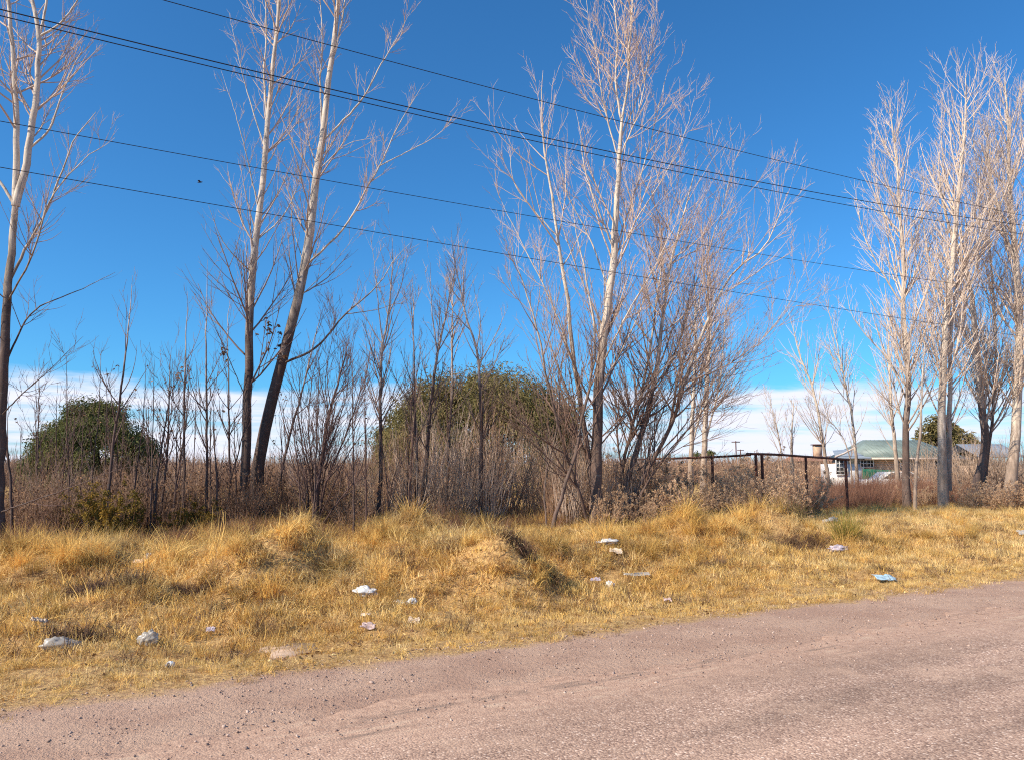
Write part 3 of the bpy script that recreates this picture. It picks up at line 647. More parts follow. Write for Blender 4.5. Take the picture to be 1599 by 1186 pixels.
# right group
ZR = 29.0
GR = 'pale poplars in front of the green roofed house'
lr = dict(dens=2.2, lmax=3.4, ang=(24, 42), lfac=.26, up=.17, t0=.16); lvr = [(2.9, .48, 4), (3.6, .42, 3)]
stems_tree('poplar_tree', 'straight grey trunked poplar in front of the green roof', [
    ([(1416, 782), (1414, 680), (1418, 600), (1411, 500), (1411, 400), (1404, 320), (1400, 250), (1392, 190), (1388, 160)], ZR, .125, .008, 1.6),
    ([(1416, 620), (1385, 560), (1350, 520), (1330, 490), (1320, 440)], ZR, .06, .004, 1.3),
    ([(1411, 490), (1380, 430), (1350, 370), (1336, 300), (1334, 280)], ZR, .06, .004, 1.6),
    ([(1411, 440), (1395, 380), (1372, 310), (1366, 250), (1368, 200)], ZR, .05, .004, 1.7),
    ([(1413, 420), (1436, 350), (1442, 290), (1432, 230)], ZR, .05, .004, 1.7),
    ], 41, M_POPC, M_TWIGR, group=GR, limb=lr, levels=lvr)
stems_tree('poplar_tree', 'pale twin trunked poplar with smooth cream bark in front of the house', [
    ([(1472, 765), (1470, 690), (1472, 610), (1476, 520), (1488, 400), (1496, 310), (1503, 240), (1508, 160), (1507, 110)], ZR-.5, .15, .008, 1.8),
    ([(1482, 765), (1482, 680), (1484, 590), (1486, 500), (1500, 430), (1525, 380), (1548, 330), (1556, 300)], ZR-.2, .16, .006, 1.6),
    ([(1482, 560), (1510, 470), (1530, 380), (1528, 300), (1520, 220), (1522, 130)], ZR+.4, .07, .005, 2.0),
    ([(1478, 500), (1455, 420), (1440, 340), (1436, 260)], ZR, .06, .004, 2.0),
    ([(1492, 360), (1478, 290), (1470, 220), (1472, 150)], ZR, .04, .004, 2.0),
    ], 42, M_POPR, M_TWIGR, group=GR, limb=lr, levels=lvr)
stems_tree('poplar_tree', 'thick crooked brown trunk between the cream poplar and the frame edge', [
    ([(1520, 775), (1538, 700), (1530, 610), (1522, 510), (1508, 420), (1480, 350), (1468, 290), (1466, 240)], ZR+1.2, .16, .008, 1.7),
    ([(1535, 770), (1548, 660), (1555, 560), (1552, 480), (1545, 380), (1545, 300), (1540, 220)], ZR+1.5, .10, .006, 1.8),
    ([(1530, 640), (1580, 560), (1600, 500)], ZR+1, .06, .005, 1.4),
    ], 43, M_POPC, M_TWIGR, group=GR, limb=lr, levels=lvr)
stems_tree('poplar_tree', 'broad trunked poplar at the frame edge, its top the highest of the pale group', [
    ([(1574, 775), (1584, 700), (1590, 600), (1592, 500), (1586, 400), (1578, 320), (1575, 230), (1572, 150), (1568, 110)], ZR+.5, .19, .008, 1.9),
    ([(1590, 600), (1620, 480), (1630, 380), (1618, 260), (1610, 150)], ZR+.8, .12, .006, 1.8),
    ([(1586, 400), (1560, 330), (1545, 260), (1542, 200), (1546, 150)], ZR+.2, .08, .005, 2.0),
    ([(1590, 500), (1560, 450, -.5), (1530, 440, -.8)], ZR, .05, .004, 1.2),
    ([(1578, 320), (1592, 230), (1594, 140)], ZR, .06, .004, 2.0),
    ], 44, M_POPR, M_TWIGR, group=GR, limb=lr, levels=lvr)
stems_tree('sapling_tree', 'thin pale sapling standing alone in the grass edge before the house', [
    ([(1429, 803), (1429, 762), (1430, 742), (1438, 660), (1440, 590), (1446, 520)], 24.5, .055, .006, 1.2),
    ([(1429, 762), (1420, 745), (1412, 738)], 24.5, .03, .006, .4)], 45, M_POPR, M_TWIGR, group=None, limb=dict(dens=2, lmax=1.2, lfac=.25, t0=.45), levels=[(2.6, .45, 4), (3, .42, 3)])
# slim trees between rail and house
for k, (pts, Yd, r0, la) in enumerate([
    ([(1293, 745), (1285, 690), (1270, 610), (1248, 550), (1232, 490)], 36, .08, 'thin leaning bare tree above the rusty rail, the farther from the house'),
    ([(1338, 735), (1332, 660), (1318, 590), (1303, 520), (1292, 480)], 38, .07, 'thin leaning bare tree rising beside the house gable'),
    ([(1402, 740), (1392, 640), (1388, 560), (1386, 480)], 36, .09, 'slim straight bare tree rising from the green roof line'),
    ([(1237, 730), (1236, 690), (1238, 650), (1240, 620)], 46, .09, 'short stub trunked bare tree behind the rail'),
    ([(1222, 735), (1216, 680), (1206, 640), (1200, 610)], 48, .05, 'small feathery bare tree behind the corner of the rail'),
    ([(1330, 735), (1320, 690), (1280, 640), (1262, 620)], 44, .03, 'sprawling thin bare tree behind the rail and before the chimney')]):
    stems_tree('slender_tree', la, [(pts, Yd, r0, .006, 1.3)], 50+k, M_POPR, M_TWIGR, limb=dict(dens=2.0, lmax=2.4, lfac=.36, t0=.12, ang=(20, 40)), levels=[(2.4, .45, 4), (2.4, .42, 3)])
# slim white trees in the mid thicket
GM = 'slim pale trees rising out of the mid thicket'
for k, (stems, Yd, r0, la) in enumerate([
    ([[(592, 815), (594, 720), (594, 620), (597, 540), (606, 490), (612, 430), (613, 370)], [(597, 545), (590, 470), (583, 400), (578, 370)], [(604, 500), (625, 450), (636, 400)]], 21, .06, 'slim pale tree with a kinked forked top, nearest the leaning pair'),
    ([[(651, 815), (650, 700), (647, 600), (646, 520), (644, 430)]], 21.5, .045, 'dark straight slender tree among the pale forked ones'),
    ([[(661, 812), (664, 740), (672, 640), (682, 560), (694, 500), (704, 455), (712, 400)], [(682, 560), (674, 480), (672, 410)]], 22, .07, 'pale forked slim tree with a wide straight fork'),
    ([[(696, 812), (700, 700), (706, 600), (706, 520), (708, 440), (712, 400)]], 23, .05, 'slim whitish tree with a single upright stem behind the fork'),
    ([[(750, 812), (752, 700), (750, 620), (745, 550), (733, 515), (718, 450), (708, 400), (705, 360)], [(745, 548), (750, 500), (742, 460), (738, 430)]], 21.5, .06, 'slim pale tree leaning away from the tallest poplar, kinked at mid height'),
    ]):
    stems_tree('slender_tree', la, [(a, Yd, r0 if i == 0 else r0*.55, .004, 1.4) for i, a in enumerate(stems)], 60+k, M_SAP, M_TWIG, group=GM, limb=dict(dens=2.2, lmax=1.7, lfac=.26, t0=.25, ang=(22, 45)), levels=[(3.2, .45, 4), (3.6, .42, 3)])
# whips on the left
GS = 'thin dark saplings rising out of the brush beside the pair'
for k, (a, Yd, r0, la, dd) in enumerate([
    ([(168, 800), (176, 700), (190, 600), (200, 520), (207, 430)], 17, .035, 'lone thin sapling in front of the dark evergreen dome', 1.0),
    ([(250, 800), (262, 700), (264, 610), (268, 540)], 18, .03, 'short thin sapling with bent tip beside the evergreen dome', 1.0),
    ([(286, 820), (288, 720), (288, 600), (292, 500), (293, 455)], 18, .035, 'thin straight sapling with dead leaves at its foot', 1.2),
    ([(322, 820), (323, 700), (322, 600), (322, 500), (324, 405)], 18.5, .035, 'tallest pale whip sapling nearest the pair of poplars', 1.2),
    ([(366, 815), (358, 700), (357, 600), (356, 500), (360, 460)], 19.5, .03, 'thin sapling touching the slimmer paired trunk', 1.1),
    ([(240, 815), (252, 700), (262, 640), (270, 560)], 17.5, .03, 'curved sapling crossing low brush', 1.1),
    ([(20, 830), (15, 740), (6, 640), (4, 560)], 16.5, .03, 'thin sapling hard by the edge poplar', 1.0),
    ([(424, 815), (450, 690), (472, 610), (488, 540), (508, 470)], 20, .04, 'thin dark sapling leaning out behind the leaning trunk', 1.2),
    ]):
    stems_tree('sapling_tree', la, [(a, Yd, r0, .003, dd)], 80+k, M_SAP, M_TWIGL, group=GS, limb=dict(dens=2.4, lmax=1.3, lfac=.30, t0=.25, ang=(25, 50)), levels=[(2.6, .42, 4), (2.2, .4, 3)], leaves=(22, M_DEADLEAF, 4.0, .032))
rw = np.random.default_rng(404)
WL = 'thin bare whip shoot standing in the brush between the saplings'; WG = 'whip shoots standing in the brush'
for k in range(52):
    px = rw.uniform(-5, 375) if k < 34 else rw.uniform(410, 640); top = rw.uniform(540, 680); ln_ = rw.normal()*14
    stems_tree('whip_sapling', WL, [([(px, 815), (px+ln_*.3, 740), (px+ln_*.8, (740+top)/2), (px+ln_, top)], rw.uniform(17, 22), rw.uniform(.014, .024), .003, 1.2)], 500+k, M_SAP if k % 2 else M_DARK, M_TWIG if k % 3 == 0 else M_TWIGL, group=WG, limb=dict(dens=2.6, lmax=.9, lfac=.28, t0=.15, ang=(20, 45)), levels=[(2.6, .42, 4), (1.5, .4, 3)], leaves=(6, M_DEADLEAF, 3.0, .03))
# dark many stemmed shrub beside the pair
stems_tree('shrub_tree', 'dark many stemmed shrub fanning out beside the leaning poplar pair', [
    ([(492, 828), (496, 760), (505, 700), (515, 640), (530, 590), (545, 530)], 18.5, .06, .004, 1.5),
    ([(494, 828), (510, 750), (535, 690), (560, 620), (575, 570), (580, 530)], 18.5, .055, .004, 1.5),
    ([(490, 828), (488, 740), (482, 660), (486, 600), (500, 540)], 18.5, .04, .004, 1.5),
    ([(492, 828), (500, 730), (512, 660), (508, 590), (520, 520), (524, 480)], 18.8, .035, .003, 1.5),
    ([(496, 828), (530, 780), (560, 740), (572, 690), (566, 640)], 18.2, .035, .003, 1.4),
    ([(488, 828), (470, 760), (452, 700), (448, 640)], 18.2, .03, .003, 1.4),
    ([(490, 828), (520, 760), (548, 700), (590, 650), (610, 620)], 18.4, .03, .003, 1.4),
    ([(494, 828), (515, 700), (540, 620), (548, 560), (560, 500)], 18.9, .035, .003, 1.4),
    ([(486, 828), (476, 720), (466, 640), (470, 570)], 18.9, .035, .003, 1.4),
    ], 90, M_DARK, M_TWIGL, limb=dict(dens=3.6, lmax=1.4, lfac=.34, t0=.2, ang=(18, 38)), levels=[(3.2, .45, 4), (3, .42, 3)])

# ------------------------------------------------------------------ shrubs
def shrub_meshes(rg, h, spread, nst, mt, dens=(3.5, 5.0), fl=0, flsz=.03, mfl=None, r0=.014, up=.10, base_r=.25, wig=.08):
    a = rg.random(nst)*6.283; n = 7; K = nst
    d = np.stack([np.cos(a)*spread*rg.uniform(.1, 1, K), np.sin(a)*spread*rg.uniform(.1, 1, K), np.ones(K)], 1); d /= np.linalg.norm(d, axis=1, keepdims=True)
    ln = h*rg.uniform(.55, 1.12, K); Pt = np.zeros((K, n, 3)); rr_ = base_r*np.sqrt(rg.random(K)); Pt[:, 0] = np.stack([np.cos(a)*rr_, np.sin(a)*rr_, np.full(K, -.05)], 1)
    for k in range(1, n):
        d = d+rg.normal(size=(K, 3))*wig+np.array([0, 0, up*.4]); d /= np.linalg.norm(d, axis=1, keepdims=True); Pt[:, k] = Pt[:, k-1]+d*(ln/(n-1))[:, None]
    R = (r0*rg.uniform(.6, 1.2, K)*ln/h)[:, None]*np.linspace(1, .2, n)[None]
    T = Tubes(); T.add(Pt, R, 4)
    q1, r1 = grow(rg, Pt, R, dens[0], .15, .98, (20, 42), .32, .2, 1.2, up, .09, 4, .6); T2 = Tubes(); T2.add(q1, r1, 3)
    q2, r2 = grow(rg, q1, r1, dens[1], .15, 1, (20, 45), .5, .15, .6, up, .1, 3, .8, rmin=.0034); T2.add(q2, r2, 3)
    ms = [('stems', T.mesh('shrub_stems', mt, smooth=False)), ('twigs', T2.mesh('shrub_twigs', mt, smooth=False))]
    if fl:
        allp = np.concatenate([q2[:, -1], q2[:, 1], q1[:, -1]]); c_ = allp[rg.integers(0, len(allp), fl)]+rg.normal(size=(fl, 3))*flsz
        dd = rand_unit(rg, fl); e_ = np.cross(dd, rand_unit(rg, fl)); e_ /= np.linalg.norm(e_, axis=1, keepdims=True)
        Pf = np.stack([c_, c_+dd*flsz, c_+dd*flsz*2], 1); B = Blades(); B.add(Pf, np.tile(np.array([.25, .6, .1])*flsz, (fl, 1)), e_); ms.append(('leaves', B.mesh('shrub_leaves', mfl)))
    return ms
def put_shrub(name, ms, loc, rz, sc, label, group=None, cat='shrub'):
    e = empty(name, loc, label, cat, group); e.rotation_euler = (0, 0, rz); e.scale = (sc[0], sc[0], sc[1]) if hasattr(sc, '__len__') else (sc,)*3
    for nm, me in ms: mobj(nm, me, e, kind='stuff' if nm in ('leaves', 'twigs') else None)
    return e
M_BRUSHP = flat_var('pale_brush_twigs', (0.34, 0.24, 0.18), (0.58, 0.44, 0.34), 1.2)
r = np.random.default_rng(77)
KA = [shrub_meshes(r, 2.6, .62, 60, m_, (2.8, 3.0), r0=.017, base_r=.4, wig=.11) for m_ in (M_BRUSH, M_BRUSHT, M_BRUSH, M_BRUSHP)]                    # upright broom-like brush
KB = [shrub_meshes(r, 1.9, .75, 48, M_BRUSHT, (3.4, 3.6), 9000, .018, M_FLECK, r0=.010) for _ in range(3)]    # tan fuzzy dry bush
KC = [shrub_meshes(r, 1.3, .75, 60, M_BRUSH, (4.6, 5.0), 320, .028, M_DEADLEAF, r0=.008) for _ in range(3)]    # low brown brush with dead leaves
KD = [shrub_meshes(r, 1.3, .7, 50, M_BRUSH, (3.8, 5.0), 7000, .024, M_OLIVE, r0=.009) for _ in range(2)]
def foot(px, Yd): 
    v = P(px, 760, Yd); return (v[0], v[1], float(H(v[0], v[1]))-.03)
L1 = 'bare brown broom like shrub packed in the mid thicket'; G1 = 'upright shrubs of the mid thicket'
for k, (px, Yd, s1, s2) in enumerate([(575, 23, .8, .95), (600, 21.5, .8, 1.0), (628, 23, .95, 1.25), (652, 21.5, .85, 1.15), (682, 22.5, 1.0, 1.35), (706, 21.3, .9, 1.2), (735, 22.8, 1, 1.4), (760, 21.5, .9, 1.15), (785, 23, 1, 1.35),
        (808, 24.5, 1.0, 1.35), (640, 25, 1.0, 1.35), (720, 25, 1.1, 1.5), (770, 25.5, 1.1, 1.45), (842, 26, .9, 1.3), (612, 26, .9, 1.1), (690, 27, 1.1, 1.5)]):
    put_shrub('thicket_shrub', KA[k % 4], foot(px, Yd), r.random()*6.28, (s1, s2*(.80 if k % 3 else .98)), L1, G1)
L2 = 'low brown brush bush with curled dead leaves beside the saplings'; G2 = 'low brush under the saplings'
for k in range(44):
    px = -10+k*13+r.normal()*6; Yd = 16.2+3.2*r.random()+px*.004
    if px > 560: break
    put_shrub('brush_bush', KC[k % 3], foot(px, Yd), r.random()*6.28, (r.uniform(.7, 1.0), r.uniform(.8, 1.35)), L2, G2)
for k, (px, Yd, sc) in enumerate([(30, 18.5, .62), (95, 18.2, .55), (60, 20, .6), (135, 19, .5), (215, 19.5, .55), (300, 20.5, .6), (345, 21, .65), (255, 21.5, .6), (520, 20.5, .7), (548, 20, .55), (440, 21, .62), (470, 22, .65)]):
    put_shrub('thicket_shrub', KA[k % 4], foot(px, Yd), r.random()*6.28, (sc*1.1, sc*1.3), 'bare thin stemmed shrub standing in the brush round the saplings', 'thin shrubs round the saplings')
put_shrub('olive_shrub', KD[0], foot(178, 16.6), .3, (.9, .95), 'olive and orange leaved shrub low in front of the evergreen dome')
put_shrub('olive_shrub', KD[1], foot(122, 17.2), 1.3, (.7, .75), 'smaller dull olive shrub behind the orange leaved one')
put_shrub('olive_shrub', KD[1], foot(300, 17.6), 2.3, (.7, .6), 'low yellowish shrub at the foot of the dark whips')
L3 = 'fuzzy tan dry bush leaning under the rusty rail'; G3 = 'fuzzy tan bushes under the rail'
for k, (px, Yd, s1, s2) in enumerate([(948, 20, .55, .62), (1004, 20.3, .6, .62), (1040, 20.8, .6, .66), (955, 22, .8, .95), (985, 22.6, .9, 1.0), (1018, 21.8, .9, .95), (1050, 22.8, .9, .92), (1080, 21.2, .62, .66), (1142, 21.4, .68, .70), (1158, 22.4, .75, .78), (1208, 21.6, .72, .76), (1230, 22.2, .8, .8), (1135, 24.4, .9, .84),
        (1110, 24.5, .9, .8), (970, 24.5, 1, 1.0), (1150, 25, 1, .95), (1030, 25, 1, 1), (1210, 25.5, 1, 1.0), (1262, 25.5, .9, .75), (905, 23, .6, .7)]):
    put_shrub('tan_bush', KB[k % 3], foot(px, Yd), r.random()*6.28, (s1, s2), L3, G3)
for k, (px, Yd, s1, s2) in enumerate([(868, 21.2, .55, .8), (888, 20.8, .6, .95), (905, 21.6, .65, 1.1), (922, 21, .55, .8), (945, 21.6, .6, .95), (975, 21.3, .6, .9), (1000, 22, .6, .8), (890, 23.5, .8, 1.2), (850, 22.5, .6, .7)]):
    put_shrub('thicket_shrub', KA[(k*3) % 4], foot(px, Yd), r.random()*6.28, (s1, s2), 'bare brown shoots crowding the feet of the tallest poplar', 'shoots round the feet of the tallest poplars')
for k, (px, Yd, s1, s2) in enumerate([(1440, 36, 1.1, 1.0), (1455, 40, 1.2, 1.15), (1500, 34, 1.0, 1.0), (1520, 36, 1.1, 1.2), (1548, 34, 1.1, 1.1), (1566, 37, 1.2, 1.3), (1590, 34, 1.2, 1.2), (1610, 36, 1.2, 1.2), (1345, 40, .7, .6), (1385, 38, .7, .65), (1415, 38, .8, .75), (1480, 38, 1.1, 1.1)]):
    put_shrub('thicket_shrub', KA[(k*2+1) % 4], foot(px, Yd), r.random()*6.28, (s1, s2), 'bare brown tangled shrub among the pale poplars before the house', 'tangled shrubs before the house')
for k, (px, Yd, s1, s2) in enumerate([(1508, 28.5, .6, .5), (1530, 29.5, .8, .62), (1552, 28, .7, .55), (1575, 27.5, .8, .62), (1600, 27.5, .8, .66), (1462, 31.5, .6, .5), (1440, 30.5, .5, .45), (1392, 31, .5, .5)]):
    put_shrub('tan_bush', KB[k % 3], foot(px, Yd), r.random()*6.28, (s1, s2), L3, G3)
# green broom clump, dark bush
def broom(rg, nb, h, lean, w, m): return tuft(rg, nb, .3, h, lean, w, m, 5, .35, .8)
v = G(1322, 848); e = empty('green_broom_plant', v, 'yellow green broom plant standing alone in the straw grass', 'plant')
mobj('stalks', broom(r, 420, .62, .36, .0035, M_GREEN), e, kind='stuff'); mobj('dry_stalks', broom(r, 160, .45, .5, .0035, M_GRASS), e, kind='stuff')
v = G(1238, 838); e = empty('green_broom_plant', v, 'dull green leaning bush over the dark hollow', 'plant')
mobj('stalks', broom(r, 420, .60, .6, .0035, M_EVER2), e, kind='stuff'); mobj('dry_stalks', broom(r, 200, .5, .7, .0035, M_DEADLEAF), e, kind='stuff')

# thin weed stalks near the frame edge
st_ = [tuft(r, 9, .2, .62, .35, .0030, M_DEADLEAF, 5, .2, 1)]
for k, (px, py) in enumerate([(1495, 862), (1540, 856), (1560, 868), (1380, 835)]):
    v = G(px, py); e = put_shrub('dry_weed', [('stalks', st_[0])], v, r.random()*6, 1.0, 'thin leafless brown weed stalks in the short straw by the road', 'brown weed stalks near the frame edge', 'weed')

# red-brown weed belt (mass)
wd = [tuft(r, 42, .3, h_, .32, .006, M_WEED, 5, .25, .9) for h_ in (.75, .9, 1.05)]
s, p = samp(9000, -12, 48, 10.8, 17, r)
x, y = xy_of(s, p); u = CX+F*x/y
ok = (r.random(len(s)) < np.where(u > 1225, .95, np.where((u > 700) & (u < 860), .05, .10))*np.where(u > 1225, 1, 1)) & ~((u > 1225) & (p < 12.2+.6*np.sin(s*.7)))
s, p = s[ok], p[ok]; x, y = xy_of(s, p); u = CX+F*x/y
sc = np.where(u > 1225, .45+.9*fbm(x*.5, y*.5), .55)
scatter('dry_weeds', 'belt of red brown dry weeds behind the straw grass', wd, *place(s, p, r, sc, 3, .12))
# reddish grass fringe at the foot of the brush
fr = [tuft(r, 70, .16, h_, .5, .003, m_, 4) for h_, m_ in ((.35, M_WEED), (.30, M_DEADLEAF), (.4, M_GRASS))]
s, p = samp(16000, -14, 30, 9.6, 16, r); x, y = xy_of(s, p); u = CX+F*x/y
ok = (r.random(len(s)) < .6*sstep(9.8, 11.4, p+(fbm(x, y)-.5)*2)) & (u < 1250)
s, p = s[ok], p[ok]
scatter('dead_undergrowth', 'brown dead undergrowth round the trunk feet', fr, *place(s, p, r, .95, 3, .25))
# field grass beyond
fg = [tuft(r, 60, .5, .25, .6, .012, M_GRASS, 3, .4, 1), tuft(r, 60, .5, .32, .5, .012, M_STRAW, 3, .4, 1)]
s, p = samp(9000, -30, 90, 14, 70, r); ok = r.random(len(s)) < .8
scatter('field_grass', 'thin dry grass on the field behind the trees', fg, *place(s[ok], p[ok], r, 1.0, 2, .1))

# distant brush line
db = []
for _ in range(4):
    ms = shrub_meshes(r, 3.6, .38, 34, M_BRUSH, (1.6, 1.6), r0=.045, base_r=1.2)
    B = Tubes()
    db.append(ms[0][1]); db.append(ms[1][1])
n_ = 2600; u = r.uniform(-60, 1660, n_); Yd = r.uniform(55, 150, n_); x = (u-CX)/F*Yd
keep = ~((u > 740) & (u < 880) & (Yd < 75)) & ~((u > 1290) & (Yd < 66))
x, Yd = x[keep], Yd[keep]; n_ = len(x)
hs = .42+.35*fbm(x*.05, Yd*.05)+ .15*r.random(n_)
pts = np.stack([x, Yd, np.zeros(n_)], 1); rot = np.stack([np.zeros(n_), np.zeros(n_), r.random(n_)*6.28], 1)
scl = np.stack([hs*1.4, hs*1.4, hs], 1)
scatter('distant_brush', 'brown bare brush closing the horizon behind the field', db, pts, rot, scl, r.integers(0, 8, n_))

# ------------------------------------------------------------------ evergreen domes
def dome(name, label, px, Yd, wpx, ytop, seed, mleaf, mt, nleaf, llen=.28, lw=.05, lobes=None, zlo=.10):
    rg = np.random.default_rng(seed); fx, fy, fz = foot(px, Yd); Wd = wpx/F*Yd/2; Ht = P(px, ytop, Yd)[2]-fz
    e = empty(name, (fx, fy, fz), label, 'tree')
    # trunk and limbs
    T = Tubes(); c_ = resample(np.array([(0, 0, -.1), (.1, 0, Ht*.2), (-.1, .1, Ht*.5)]), 8); T.add(c_, np.linspace(.3, .16, 8), 8); mobj('trunk', T.mesh('dome_trunk', mt), e)
    q1, r1 = grow(rg, c_[None], np.linspace(.25, .15, 8)[None], 7, .2, 1, (35, 75), .9, Wd*.5, Wd*.95, .08, .12, 7, .6, rl=.03)
    q2, r2 = grow(rg, q1, r1, 1.6, .2, 1, (25, 55), .4, .5, 1.8, .05, .12, 5, .6); T = Tubes(); T.add(q1, r1, 5); T.add(q2, r2, 3); mobj('limbs', T.mesh('dome_limbs', mt), e, kind='stuff')
    # lobes on an ellipsoid surface
    nl = lobes or 46; a = rg.random(nl)*6.283; zz = rg.random(nl)**.8; rad = np.sqrt(np.clip(1-zz**2, 0, 1))
    kf = rg.uniform(.74, .90, nl); C = np.stack([np.cos(a)*rad*Wd*kf, np.sin(a)*rad*Wd*kf, Ht*(zlo+.05)+zz*Ht*(.98*kf-zlo)], 1); Rr = Wd*rg.uniform(.15, .31, nl)
    k = rg.integers(0, nl, nleaf); d = rand_unit(rg, nleaf); d[:, 2] = d[:, 2]*.8+.15
    c0 = C[k]+d*Rr[k][:, None]*rg.uniform(.55, 1.08, nleaf)[:, None]
    outd = c0/np.linalg.norm(c0, axis=1, keepdims=True)
    dr = rand_unit(rg, nleaf)*.55+outd*.35; dr[:, 2] -= .55; dr /= np.linalg.norm(dr, axis=1, keepdims=True)
    L = llen*rg.uniform(.5, 1.4, nleaf)[:, None]
    p1 = c0+dr*L*.5; dr2 = dr+np.array([0, 0, -.6]); dr2 /= np.linalg.norm(dr2, axis=1, keepdims=True); p2 = p1+dr2*L*.5
    sd2 = np.cross(dr, rand_unit(rg, nleaf)); sd2 /= np.linalg.norm(sd2, axis=1, keepdims=True)
    B = Blades(); B.add(np.stack([c0, p1, p2], 1), lw*rg.uniform(.5, 1.3, nleaf)[:, None]*np.array([.6, 1, .15])[None], sd2)
    mobj('crown', B.mesh('dome_crown', mleaf), e)
    return e
dome('evergreen_tree', 'dark round evergreen tree rising behind the brush under the clouds', 148, 44, 200, 628, 5, M_EVER, M_DARK, 80000, .17, .026, 95, zlo=.02)
dome('willow_tree', 'broad domed olive brown tree behind the mid thicket', 758, 44, 352, 580, 6, M_EVER2, M_DARK, 110000, .24, .026, 120, zlo=.03)
dome('evergreen_tree', 'small greenish tree rounding out the broad dome near the pale forked trees', 622, 47, 110, 655, 7, M_EVER, M_DARK, 20000, .2, .026, zlo=.02, lobes=24)
dome('evergreen_tree', 'brown green evergreen tree behind the green roof', 1478, 66, 110, 650, 8, M_EVER2, M_DARK, 24000, zlo=.02, lobes=60)
dome('evergreen_tree', 'tiny distant green tree beside the far utility pole', 1102, 80, 46, 692, 10, M_EVER, M_DARK, 3000, zlo=.02, lobes=12)

# ------------------------------------------------------------------ rail frame
def box(c, d, rz=0):
    x, y, z = np.array(d)/2; v = np.array([(-x, -y, -z), (x, -y, -z), (x, y, -z), (-x, y, -z), (-x, -y, z), (x, -y, z), (x, y, z), (-x, y, z)])
    cs, sn = math.cos(rz), math.sin(rz); v = v@np.array([[cs, sn, 0], [-sn, cs, 0], [0, 0, 1]])+np.array(c)
    return v, np.array([(0, 3, 2, 1), (4, 5, 6, 7), (0, 1, 5, 4), (1, 2, 6, 5), (2, 3, 7, 6), (3, 0, 4, 7)])
def boxes(name, lst, m, parent, **kw):
    V, Q, n = [], [], 0
    for a in lst: v, q_ = box(*a); V.append(v); Q.append(q_+n); n += 8
    return mobj(name, raw_mesh(name, np.concatenate(V), np.concatenate(Q), m), parent, **kw)
rf = empty('pipe_rail_frame', (0, 0, 0), 'rusty dark pipe rail frame standing over the tan bushes', 'fence')
def pipe(name, pts, rr_, m, parent, k=8, n=12, origin=(0, 0, 0)):
    T = Tubes(); c_ = resample(np.array(pts), n); T.add(c_, np.full(n, rr_), k); return mobj(name, T.mesh(name, m, origin), parent)
pipe('rail', [P(985, 717, 25.2), P(1080, 714, 24), P(1130, 712, 23.3), P(1172, 709.5, 22.6)], .032, M_RUST, rf)
pipe('rail', [P(1166, 708, 22.7), P(1200, 708.5, 23.3), P(1255, 712, 24.6), P(1326, 717, 26.5)], .036, M_RUST, rf)
for (px, py, Yd, rr_) in ((1112, 713, 23.55, .042), (1180, 709, 22.9, .045), (1189.5, 709, 23.1, .045), (1258, 713, 24.7, .042), (1320, 717, 26.4, .05), (1022, 716, 24.8, .04)):
    a_ = P(px, py, Yd); pipe('post', [a_, a_*np.array([1, 1, .5]), (a_[0], a_[1], float(H(a_[0], a_[1]))-.2)], rr_, M_RUST, rf, n=6)

# ------------------------------------------------------------------ buildings
def prism(V, Q, name, m, parent, **kw): return mobj(name, raw_mesh(name, np.array(V, float), Q, m), parent, **kw)
HZ = 56.0
def hx(px, Yd=HZ): return (px-CX)/F*Yd*1.0
def hz(py, Yd=HZ): return float(P(800, py, Yd)[2])
hs_ = empty('house', (hx(1390), HZ+3, 0), 'low house with green hipped roof behind the pale poplars', 'house')
hx0 = hx(1390); 
def rel(x, y, z): return (x-hx0, y-(HZ+3), z)
x0, x1 = hx(1345), hx(1500); ze, zr = hz(714), hz(684)
boxes('wall', [(rel((x0+x1)/2, HZ+3, ze/2), (x1-x0-.5, 6, ze-.02))], M_BRICK, hs_)
V = [rel(x0-.1, HZ-.5, ze), rel(x1+.1, HZ-.5, ze), rel(x1+.1, HZ+6.5, ze), rel(x0-.1, HZ+6.5, ze), rel(x0+1.4, HZ+3, zr), rel(x1-1.6, HZ+3, zr)]
rfm = mobj('roof', raw_mesh('roof', np.array(V), [np.array([(0, 1, 5, 4), (2, 3, 4, 5), (0, 3, 2, 1)]), np.array([(3, 0, 4), (1, 2, 5)])], M_GROOF), hs_)
# standing seams
lst = []
for k in range(1, 22):
    tx = x0+(x1-x0)*k/22; 
    u0 = (tx-x0)/1.5; u1 = (x1-tx)/1.7; f_ = min(1, u0, u1)
    a_ = np.array(rel(tx, HZ-.52, ze+.02)); b_ = np.array(rel(tx, HZ-.52+3.5*f_, ze+.02+(zr-ze)*f_)); lst.append((a_, b_))
T = Tubes()
for a_, b_ in lst: T.add(np.stack([a_, b_]), np.array([.02, .02]), 4)
mobj('roof_seam', T.mesh('roof_seam', M_GROOF), rfm, kind='stuff')
boxes('fascia', [(rel((x0+x1)/2, HZ-.53, ze-.06), (x1-x0+.2, .05, .14))], M_CREAM, hs_)
